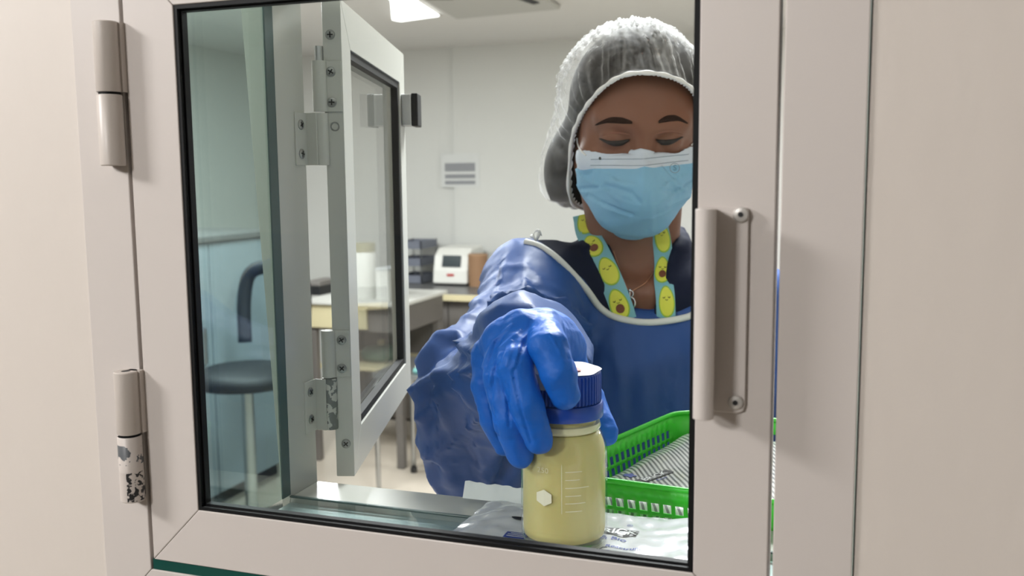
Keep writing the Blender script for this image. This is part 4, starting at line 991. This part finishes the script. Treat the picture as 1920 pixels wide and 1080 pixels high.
m_silver = mat('silver', (205, 205, 205), .2, metal=.9); m_gold = mat('rose_gold', (190, 140, 110), .3, metal=.8)
neck = thing('necklace', 'thin chain necklace with a small silver pendant on the chest', 'necklace', cast(1180, 553, bvh_body)[0])
q = MB(); q.tube(catmull([cast(a, b, bvh_body, .0012)[0] for a, b in [(1236, 470), (1228, 505), (1212, 530), (1190, 543), (1180, 548), (1172, 535), (1160, 500), (1150, 470)]], 50), .0006, 6); obj('chain', q, m_gold, neck, smooth=180)
pp = cast(1180, 556, bvh_body, .004)[0]; q = MB()
q.tube([pp + Y_([.0042 * math.cos(a), -.001, .0042 * math.sin(a) + .004]) for a in np.linspace(0, 2 * PI, 17)[:-1]], .0011, 6, closed=True); q.tube([pp + Y_([.0055 * math.cos(a) + .001, -.001, .0065 * math.sin(a) - .007]) for a in np.linspace(0, 2 * PI, 17)[:-1]], .0014, 6, closed=True); q.tube([pp + Y_([0, 0, .010]), pp + Y_([0, -.001, -.012])], .0013, 6)
obj('pendant', q, m_silver, neck, smooth=180)

# gloved right hand closing on the cap
def glove(name, joints, fingers, palm, wrist, cuff, res=.0012, seed=1):
    allp = [p for f in fingers for p, _ in f] + [p for p, _ in palm] + [cuff[0]]; allp = Y_(allp); lo = allp.min(0) - .03; hi = allp.max(0) + .03
    g = Field(*[np.arange(lo[i], hi[i], res) for i in range(3)])
    for (a, ra), (b, rb, k) in wrist: g.cone(a, b, ra, rb, k=k, pad=.02)
    for f in fingers:
        tmp = g
        for i_, ((a, ra), (b, rb)) in enumerate(zip(f[:-1], f[1:])): tmp.cone(a, b, ra, rb, k=.0040 if i_ == 0 else .0022, pad=.016)
    V, Q = g.mesh(); V = smooth_mesh(V, Q, 4, .5); NN = normals(V, Q)
    V = V + NN * (.0018 * crumple(V, 40, seed, 5) + .0013 * crumple(V, 85, seed + 1, 4) + .0010 * facet(V, .016, seed, .006, (1, 1, .45)))[:, None]
    return V, Q
bdp = projpx(Y_([Bc[0], Bc[1], 1.30]))[2]
def J(px, py, dd, r): return (atD(px, py, bdp + dd), r)
index = [J(1018, 617, .004, .0125), J(1028, 650, -.036, .0120), J(1046, 700, -.0435, .0110), J(1059, 741, -.041, .0090)]
middle = [J(978, 622, -.004, .0125), J(966, 685, -.034, .0110), J(988, 760, -.0405, .0102), J(1010, 826, -.036, .0090)]
ringf = [J(944, 640, -.002, .0120), J(938, 705, -.022, .0110), J(955, 790, -.028, .0103), J(976, 852, -.021, .0090)]
pinky = [J(920, 668, .012, .0112), J(914, 722, .004, .0103), J(926, 785, .002, .0095), J(948, 832, .010, .0080)]
wr = J(1020, 648, .082, .026)
thumb = [J(1058, 655, .062, .014), J(1076, 700, .060, .0125), J(1104, 750, .052, .0112), J(1134, 812, .030, .0092)]
wl_ = [((wr[0], .026), (J(1025, 640, .055, 0)[0], .024, .012))]
for f, r1, r2 in ((index, .021, .0128), (middle, .021, .0128), (ringf, .020, .0125), (pinky, .018, .0115), (thumb, .020, .0145)): wl_.append(((J(1015, 645, .058, 0)[0], r1), (f[0][0], r2, .010)))
wl_.append(((wr[0], .026), (atD(1010, 650, bdp + .115), .029, .006)))
wl_ += [((index[0][0], .0125), (middle[0][0], .0125, .006)), ((middle[0][0], .0125), (ringf[0][0], .0122, .006)), ((ringf[0][0], .0122), (pinky[0][0], .0112, .006))]
V, Q = glove('glove', None, [index, middle, ringf, pinky, thumb], [], wl_, (wr[0], .03))
NN = normals(V, Q); fc = ((V - CAM) * NN).sum(1) < 0
for pts, w_, am in (([(945, 655), (925, 700), (920, 760), (935, 820)], 3.5, -.0012), ([(985, 640), (962, 700), (975, 765), (995, 830)], 3.5, -.0014), ([(930, 640), (912, 690), (918, 740)], 3.5, -.001), ([(960, 640), (948, 690)], 3, .001), ([(1030, 625), (1052, 665)], 3, .0008), ([(940, 720), (950, 770)], 3, .0008), ([(905, 690), (925, 640), (960, 610)], 5, .0012), ([(918, 720), (935, 655), (975, 620)], 5, .0010), ([(950, 720), (955, 800)], 4, -.0012), ([(1040, 610), (1065, 640), (1072, 690)], 4, .0008), ([(965, 690), (975, 640), (1000, 615)], 5, .001)):
    V = V + NN * (am * stroke(V, pts, w_) * fc)[:, None]
glove_r = mesh_obj('glove', V, Q, m_glove, person)
# gloved left hand carrying the basket from below
hw = LWp; dirn = Y_([-.93, -.30, 0]); dirn /= np.linalg.norm(dirn); sdn = Y_([-dirn[1], dirn[0], 0]); zb_ = RZ - BH - .0165
def K(f, s, dz, r): return (Y_([hw[0], hw[1], 0]) + dirn * f + sdn * s + ZZ * (zb_ + dz), r)
lf = [[K(.075, .036 - .024 * i, -.002, .0115), K(.118, .042 - .028 * i, .002, .0108), K(.142 - .006 * abs(i - 1), .044 - .030 * i, .004, .0098), K(.160 - .010 * abs(i - 1), .045 - .031 * i, .005, .0085)] for i in range(4)]
lt_ = [K(.025, .040, -.002, .014), K(.045, .066, -.001, .012), K(.070, .080, .003, .0105), K(.088, .085, .004, .009)]
wl2 = [((hw, .027), (K(.01, 0, -.006, 0)[0], .024, .01))]
for f in lf + [lt_]: wl2.append(((K(.01, 0, -.006, 0)[0], .019), (f[0][0], .0125, .010)))
V, Q = glove('glove', None, lf + [lt_], [], wl2, (hw, .03), res=.0022, seed=9)
mesh_obj('glove', V, Q, m_glove, person)
# trousers and shoes below the gown
TF = Field(np.arange(-.55, .12, .009), np.arange(.45, 1.0, .009), np.arange(.06, .85, .011))
for sx in (-1, 1):
    TF.cone(bd_(.085 * sx, -.06, -.58), bd_(.09 * sx, -.045, -.96), .095, .075, k=.02); TF.cone(bd_(.09 * sx, -.045, -.96), bd_(.09 * sx, -.07, .10 - N0[2]), .075, .065, k=.02)
V, Q = TF.mesh(); V = smooth_mesh(V, Q, 3); mesh_obj('trousers', V, Q, m_scrub, person)
for sx in (-1, 1):
    TF = Field(np.arange(-.55, .2, .005), np.arange(.3, .95, .005), np.arange(-.01, .14, .005))
    TF.cone(bd_(.09 * sx, -.10, .045 - N0[2]), bd_(.108 * sx, .115, .040 - N0[2]), .043, .038, k=.01); TF.cone(bd_(.09 * sx, -.08, .06 - N0[2]), bd_(.09 * sx, -.075, .10 - N0[2]), .045, .045, k=.02)
    X3, Y3, Z3 = TF.pts(sl); TF.F = np.maximum(TF.F, .001 - Z3 + 0 * X3 + 0 * Y3).astype(np.float32); TF.F = np.maximum(TF.F, Z3 - .115 + 0 * X3 + 0 * Y3).astype(np.float32)
    V, Q = TF.mesh(); mesh_obj('shoe', smooth_mesh(V, Q, 2), Q, mat('white_clog', (210, 210, 208), .5), person)

# ------------------------------------------------------------------ laboratory furniture
m_bench = mat('dark_grey_laminate', (104, 100, 96), .45, var=(6, .08)); m_top = mat('bench_top_grey', (96, 96, 96), .35); m_cream = mat('cream_laminate', (206, 196, 158), .5); m_whitep = mat('white_plastic', (226, 226, 220), .35)
TZ = .82; yA = float(onZ(830, 551, TZ)[1])
def bxo(name, m, parent, *b, bevel=.003): q = MB(); q.box(*b); return obj(name, q, m, parent, bevel=bevel)
bA = thing('lab_bench', 'dark grey bench with pale edge strip along the far wall under the white device', 'bench', (-1.6, 5.0, 0))
bxo('worktop', m_top, bA, -2.75, 1.2, yA, YB - .025, TZ - .035, TZ); bxo('edge_strip', m_cream, bA, -2.75, 1.2, yA - .004, yA - .0005, TZ - .04, TZ - .002)
x0 = -2.74
while x0 < 1.1:
    bxo('cabinet_door', m_bench, bA, x0 + .003, x0 + .557, yA + .06, yA + .08, .12, TZ - .045); x0 += .56
bxo('carcass', m_bench, bA, -2.74, 1.19, yA + .082, YB - .026, .10, TZ - .036); bxo('plinth', m_dark, bA, -2.74, 1.19, yA + .12, YB - .026, 0, .099)
# white analyser
dz = onZ(843, 536, TZ); dv = thing('lab_analyser', 'small white bench device with a slanted dark screen', 'device', (dz[0], dz[1] + .1, TZ))
sc = projpx(dz)[2] / F_PX; wd_ = 70 * sc; hh = 70 * sc; x0 = dz[0] - wd_ / 2; y0 = dz[1]
q = MB(); q.prism([(0, y0, TZ + .012), (0, y0 + .30, TZ + .012), (0, y0 + .30, TZ + hh * 1.02), (0, y0 + .10, TZ + hh * .98), (0, y0 + .035, TZ + hh * .80), (0, y0 + .01, TZ + hh * .40)], (x0, 0, 0), (x0 + wd_, 0, 0)); obj('housing', q, m_whitep, dv, bevel=.012)
bxo('base', m_dark, dv, x0 + .01, x0 + wd_ - .01, y0 + .012, y0 + .28, TZ, TZ + .0115)
q = MB(); p0 = Y_([0, y0 + .010 + .025 * .25, TZ + hh * .50]); q.prism([(0, y0 + .0115, TZ + hh * .50), (0, y0 + .0305, TZ + hh * .80), (0, y0 + .0265, TZ + hh * .81), (0, y0 + .0075, TZ + hh * .51)], (x0 + wd_ * .27, 0, 0), (x0 + wd_ * .80, 0, 0)); obj('screen', q, mat('dark_screen', (52, 62, 66), .15), dv)
q = MB(); q.box(x0 + wd_ * .42, x0 + wd_ * .62, y0 + .001, y0 + .006, TZ + hh * .26, TZ + hh * .32); obj('red_badge', q, mat('red_badge', (190, 60, 60), .4), dv)
# brown paper container, leaning sheet
cp = onZ(897, 536, TZ); sc = projpx(cp)[2] / F_PX
t_ = thing('paper_cup', 'brown kraft paper container standing right of the white device', 'container', (cp[0], cp[1], TZ)); q = MB(); q.lathe([(17 * sc, TZ), (18.5 * sc, TZ + 56 * sc)], (cp[0], cp[1], 0), 28); obj('cup', q, mat('kraft_paper', (150, 116, 86), .7), t_, smooth=40)
q = MB(); q.lathe([(18.9 * sc, TZ + 56 * sc), (18.9 * sc, TZ + 60 * sc)], (cp[0], cp[1], 0), 28); obj('rim', q, mat('kraft_paper_rim', (162, 128, 96), .7), t_, smooth=40)
cp2 = onZ(972, 534, TZ); t_ = thing('carton', 'white carton lying on the far bench beside the brown container', 'box', (cp2[0], cp2[1], TZ)); bxo('tray', mat('white_card', (226, 228, 224), .5), t_, cp2[0] - .13, cp2[0] + .13, cp2[1], cp2[1] + .16, TZ, TZ + 50 * sc); bxo('lid', m_whitep, t_, cp2[0] - .16, cp2[0] + .14, cp2[1] - .02, cp2[1] + .17, TZ + 50 * sc, TZ + 58 * sc)
# stacked trays
tp_ = onZ(776, 532, TZ); sc = projpx(tp_)[2] / F_PX; t_ = thing('tray_stack', 'grey letter tray rack on the far bench left of the device', 'tray', (tp_[0], tp_[1], TZ)); m_tray = mat('grey_blue_tray', (110, 114, 126), .5)
for k in range(3):
    z = TZ + 32 * sc * k + .004; xa, xb, ya, yb = tp_[0] - .12, tp_[0] + .055, tp_[1], tp_[1] + .26
    q = MB(); q.box(xa, xb, ya, yb, z, z + .004); q.box(xa, xb, ya, ya + .004, z + .004, z + .05); q.box(xa, xa + .004, ya + .004, yb, z + .004, z + .05); q.box(xb - .004, xb, ya + .004, yb, z + .004, z + .05); q.box(xa, xb, yb - .004, yb, z + .004, z + .05); obj('tray', q, m_tray, t_)
for xx in (tp_[0] - .12, tp_[0] + .049):
    for yy in (tp_[1], tp_[1] + .252): q = MB(); q.box(xx, xx + .006, yy, yy + .006, TZ, TZ + 32 * sc * 2 + .06); obj('post', q, m_steel, t_)
# wall notice
a = onY(830, 294, YB - .02); b = onY(897, 348, YB - .02); xs0 = xs_
ntc = thing('wall_notice', 'white printed notice sheet on the far wall', 'sign', (b[0], YB - .02, b[2]))
q = MB(); yn = YB - .0225; q.box(a[0] - .01, b[0] + .01, yn, yn + .0018, b[2] - .01, a[2] + .02); obj('sheet', q, mat('white_paper', (206, 208, 206), .6), ntc)
for (y1_, y2_) in ((306, 322), (327, 335), (339, 346)):
    q = MB(); q.box(a[0] + .015, b[0] - .02, yn - .0008, yn - .0002, onY(830, y2_, yn)[2], onY(830, y1_, yn)[2]); obj('print_band', q, mat('grey_print_band', (138, 140, 144), .6), ntc)
# nearer bench on the left with cream drawers
yB2 = 3.75; zt = float(onY(700, 568, yB2)[2]); xa = float(onY(566, 575, yB2)[0]); xb = float(onY(752, 575, yB2)[0])
bB = thing('lab_bench', 'bench with cream drawers seen through the open hatch door', 'bench', ((xa + xb) / 2, yB2 + .3, 0))
bxo('worktop', mat('pale_worktop', (200, 200, 194), .35), bB, xa, xb, yB2, yB2 + .6, zt - .02, zt)
dx = xa + .02
while dx < xb - .3:
    bxo('drawer', m_cream, bB, dx, dx + .345, yB2 + .02, yB2 + .04, zt - .145, zt - .024); dx += .35
bxo('carcass', m_bench, bB, xa + .02, xb - .02, yB2 + .042, yB2 + .58, zt - .16, zt - .021)
bxo('back_panel', m_bench, bB, xa + .02, xb - .02, yB2 + .56, yB2 + .58, .12, zt - .162)
for xx in (xa + .02, xb - .06):
    for yy in (yB2 + .03, yB2 + .515): bxo('leg', m_bench, bB, xx, xx + .04, yy, yy + .04, 0, zt - .162)
zs2 = float(onY(710, 694, yB2 + .03)[2]); bxo('shelf', m_cream, bB, xa + .02, xb - .02, yB2 + .072, yB2 + .51, zs2 - .02, zs2)
def jar(px, w_, py0, py1, lab, lidm, bodym, yy):
    p = onY(px, py0, yy); sc = projpx(p)[2] / F_PX; r = w_ / 2 * sc; hh = (py0 - py1) * sc
    t = thing('storage_jar', lab, 'jar', (p[0], yy, zt)); q = MB(); q.lathe([(r * .95, zt), (r, zt + .01), (r, zt + hh * .78), (r * .9, zt + hh * .84)], (p[0], yy, 0), 24); obj('jar_body', q, bodym, t, smooth=40)
    q = MB(); q.lathe([(r * .98, zt + hh * .84), (r * .98, zt + hh)], (p[0], yy, 0), 24); obj('lid', q, lidm, t, smooth=40)
jar(686, 42, 552, 450, 'white jar with olive lid on the cream drawer bench', mat('olive_lid', (140, 134, 96), .5), m_whitep, yB2 + .2)
p = onY(727, 552, yB2 + .15); sc = projpx(p)[2] / F_PX; t_ = thing('white_box', 'white box beside the jar on the cream drawer bench', 'box', (p[0], yB2 + .2, zt)); bxo('carton', m_whitep, t_, p[0] - 15 * sc, p[0] + 12 * sc, yB2 + .1, yB2 + .3, zt, zt + 56 * sc); bxo('flap', mat('pale_card', (206, 210, 212), .5), t_, p[0] - 15.5 * sc, p[0] + 12.5 * sc, yB2 + .095, yB2 + .305, zt + 56 * sc + .0005, zt + 60 * sc)
p = onY(600, 548, yB2 + .25); t_ = thing('black_case', 'dark case on the bench seen beside the hinge side of the open door', 'case', (p[0], yB2 + .3, zt)); bxo('case_body', m_dark, t_, p[0] - .07, p[0] + .03, yB2 + .2, yB2 + .42, zt, zt + .05); bxo('case_lid', m_bench, t_, p[0] - .072, p[0] + .032, yB2 + .198, yB2 + .422, zt + .0505, zt + .075)
p = onY(700, 700, yB2 + .2); t_ = thing('storage_bag', 'green bundle on the low shelf of the cream drawer bench', 'bag', (p[0], yB2 + .3, zs2))
q = MB(); Vb = []
for i, th in enumerate(np.linspace(0, PI, 10)):
    pass
q.lathe([(.02, zs2), (.10, zs2 + .005), (.115, zs2 + .04), (.09, zs2 + .07), (.02, zs2 + .08)], (p[0], yB2 + .3, 0), 20); obj('bag_body', q, mat('green_bag', (96, 130, 112), .5, bump=(20, .6, .02)), t_, smooth=180); q = MB(); q.lathe([(.018, zs2 + .078), (.022, zs2 + .10), (.012, zs2 + .11)], (p[0], yB2 + .3, 0), 12); obj('knot', q, m_cream, t_, smooth=180)
# steel trolley with supplies
tY = 3.35; tx0 = float(onY(700, 800, tY)[0]); tx1 = float(onY(862, 800, tY)[0]); sz = float(onY(790, 705, tY)[2])
tr_ = thing('steel_trolley', 'steel tube trolley behind the open hatch door', 'trolley', ((tx0 + tx1) / 2, tY + .2, 0))
bxo('tray_shelf', m_steel, tr_, tx0, tx1, tY, tY + .42, sz - .025, sz)
for xx in (tx0 + .012, tx1 - .012):
    q = MB(); q.tube(catmull([(xx, tY + .015, .03), (xx, tY + .015, sz - .12), (xx, tY + .03, sz - .06), (xx, tY + .08, sz - .04), (xx, tY + .34, sz - .04), (xx, tY + .39, sz - .06), (xx, tY + .405, sz - .12), (xx, tY + .405, .03)], 40), .012, 10); obj('leg', q, m_steel, tr_, smooth=180)
    for yy in (tY + .015, tY + .405): q = MB(); q.lathe([(.016, 0), (.018, .01), (.016, .03)], (xx, yy, 0), 12); obj('foot', q, m_rubber2, tr_, smooth=40)
def pk_box(name, lab, px0, px1, py0, py1, m, dy, cat):
    a = onY(px0, py1, tY + dy); b = onY(px1, py0, tY + dy); t = thing(name, lab, cat, ((a[0] + b[0]) / 2, tY + dy + .05, sz)); q = MB(); hh = max(.02, a[2] - sz); q.box(a[0], b[0], tY + dy, tY + dy + .1, sz, sz + hh * .8); obj('pouch', q, m, t, bevel=.012); q = MB(); q.prism([(a[0] + .004, tY + dy + .03, 0), (b[0] - .004, tY + dy + .03, 0), (b[0] - .004, tY + dy + .07, 0), (a[0] + .004, tY + dy + .07, 0)], (0, 0, sz + hh * .8 + .0005), (0, 0, sz + hh)); obj('seal', q, m_whitep, t)
pk_box('supply_packet', 'white packet on the steel trolley', 782, 812, 702, 674, m_whitep, .10, 'packet')
pk_box('supply_packet', 'teal packet in front of the white packet on the trolley', 772, 796, 705, 688, mat('teal_packet', (96, 150, 146), .5), .03, 'packet')
p = onY(818, 700, tY + .2); sc = projpx(p)[2] / F_PX; t_ = thing('red_bottle', 'red bottle on the trolley next to the gown sleeve', 'bottle', (p[0], tY + .2, sz)); q = MB(); hh = 62 * sc; q.lathe([(9 * sc, sz), (10 * sc, sz + .01), (10 * sc, sz + hh * .6), (4 * sc, sz + hh * .78)], (p[0], tY + .2, 0), 20); obj('bottle_body', q, mat('red_plastic', (150, 36, 44), .4), t_, smooth=40); q = MB(); q.lathe([(4.5 * sc, sz + hh * .78), (4.5 * sc, sz + hh)], (p[0], tY + .2, 0), 16); obj('cap', q, mat('dark_red_cap', (110, 26, 34), .4), t_, smooth=40)
# ceiling fittings
def px_ceiling(pts, zc, dz, name, m, parent):
    P = [onZ(px, py, zc) for px, py in pts]; q = MB(); q.prism([(p[0], p[1], 0) for p in P], (0, 0, zc), (0, 0, zc + dz)); return obj(name, q, m, parent, bevel=.01)
m_lamp = bpy.data.materials.new('lit_diffuser'); m_lamp.use_nodes = True; b_ = m_lamp.node_tree.nodes['Principled BSDF']; b_.inputs['Emission Color'].default_value = (1, 1, .98, 1); b_.inputs['Emission Strength'].default_value = 3.0; b_.inputs['Base Color'].default_value = (.9, .9, .9, 1)
pl_c = onZ(770, 15, 2.34); t_ = thing('ceiling_light', 'lit white ceiling light panel above the open hatch door', 'light', (pl_c[0], pl_c[1], 2.34))
px_ceiling([(732, 2), (700, -22), (738, -24), (824, 31), (752, 41), (735, 38)], 2.336, .008, 'diffuser', m_lamp, t_); px_ceiling([(730, 0), (696, -25), (740, -27), (829, 32), (752, 44), (733, 41)], 2.3445, .005, 'frame', m_ceil, t_)
ac = thing('air_cassette', 'square white air cassette in the ceiling with dark slots', 'air vent', tuple(onZ(930, 5, 2.33))[:2] + (2.33,))
px_ceiling([(855, 37), (1052, 18), (960, -40), (725, -38)], 2.325, .024, 'panel', mat('air_cassette_white', (186, 185, 180), .5), ac)
px_ceiling([(968, -2), (1000, 9), (1012, 6), (984, -6)], 2.3215, .003, 'louvre', m_dark, ac); px_ceiling([(800, 0), (850, 0), (830, -8), (790, -8)], 2.3215, .003, 'louvre', m_rubber2, ac)
# black lab chair; cabinet added to darken what shows through the green side glass
cab = thing('added_cabinet', 'long blue grey cabinet added to darken the view through the green side glass', 'cabinet', (-3.2, 2.0, 0)); m_cab = mat('blue_grey_laminate', (134, 146, 154), .5)
bxo('carcass', m_cab, cab, -3.87, -2.625, .60, 3.55, .08, 1.23); bxo('top', m_top, cab, -3.87, -2.59, .59, 3.56, 1.2305, 1.255); bxo('plinth', m_dark, cab, -3.87, -2.68, .62, 3.53, 0, .0795)
for k in range(5):
    y = .605 + k * .59; d_ = bxo('door', m_cab, cab, -2.624, -2.605, y, y + .58, .09, 1.22); bxo('handle', m_steel, d_, -2.604, -2.585, y + .50, y + .52, .70, .86)
lch = thing('lab_chair', 'black high lab chair standing behind the green side glass', 'chair', (-2.27, 2.72, 0)); m_chair = mat('black_upholstery', (26, 27, 30), .6)
cxx, cyy = -2.27, 2.72
q = MB(); q.lathe([(.02, .665), (.20, .67), (.215, .69), (.21, .715), (.17, .735), (.02, .738)], (cxx, cyy, 0), 28); obj('seat', q, m_chair, lch, smooth=180)
q = MB(); q.tube(catmull([(cxx - .14, cyy + .20, .80), (cxx - .15, cyy + .22, .98), (cxx - .12, cyy + .235, 1.10), (cxx, cyy + .24, 1.13), (cxx + .12, cyy + .235, 1.10), (cxx + .15, cyy + .22, .98), (cxx + .14, cyy + .20, .80)], 40), .030, 10); obj('backrest', q, m_chair, lch, smooth=180)
q = MB(); q.tube([(cxx, cyy + .10, .66), (cxx, cyy + .22, .68), (cxx, cyy + .245, .78), (cxx, cyy + .245, 1.08)], .016, 8); obj('back_support', q, m_chair, lch, smooth=180)
q = MB(); q.cyl((cxx, cyy, .08), (cxx, cyy, .664), .025, 16); obj('column', q, m_steel, lch, smooth=40)
for k in range(5):
    a = 2 * PI * k / 5 + .3; q = MB(); q.tube([(cxx + .02 * math.cos(a), cyy + .02 * math.sin(a), .10), (cxx + .27 * math.cos(a), cyy + .27 * math.sin(a), .06)], [.024, .016], 8); lg = obj('leg', q, m_chair, lch, smooth=40)
    q = MB(); ww = (cxx + .27 * math.cos(a), cyy + .27 * math.sin(a)); q.cyl((ww[0] - .018 * math.sin(a), ww[1] + .018 * math.cos(a), .026), (ww[0] + .018 * math.sin(a), ww[1] - .018 * math.cos(a), .026), .025, 14); obj('caster', q, m_dark, lg, smooth=40)
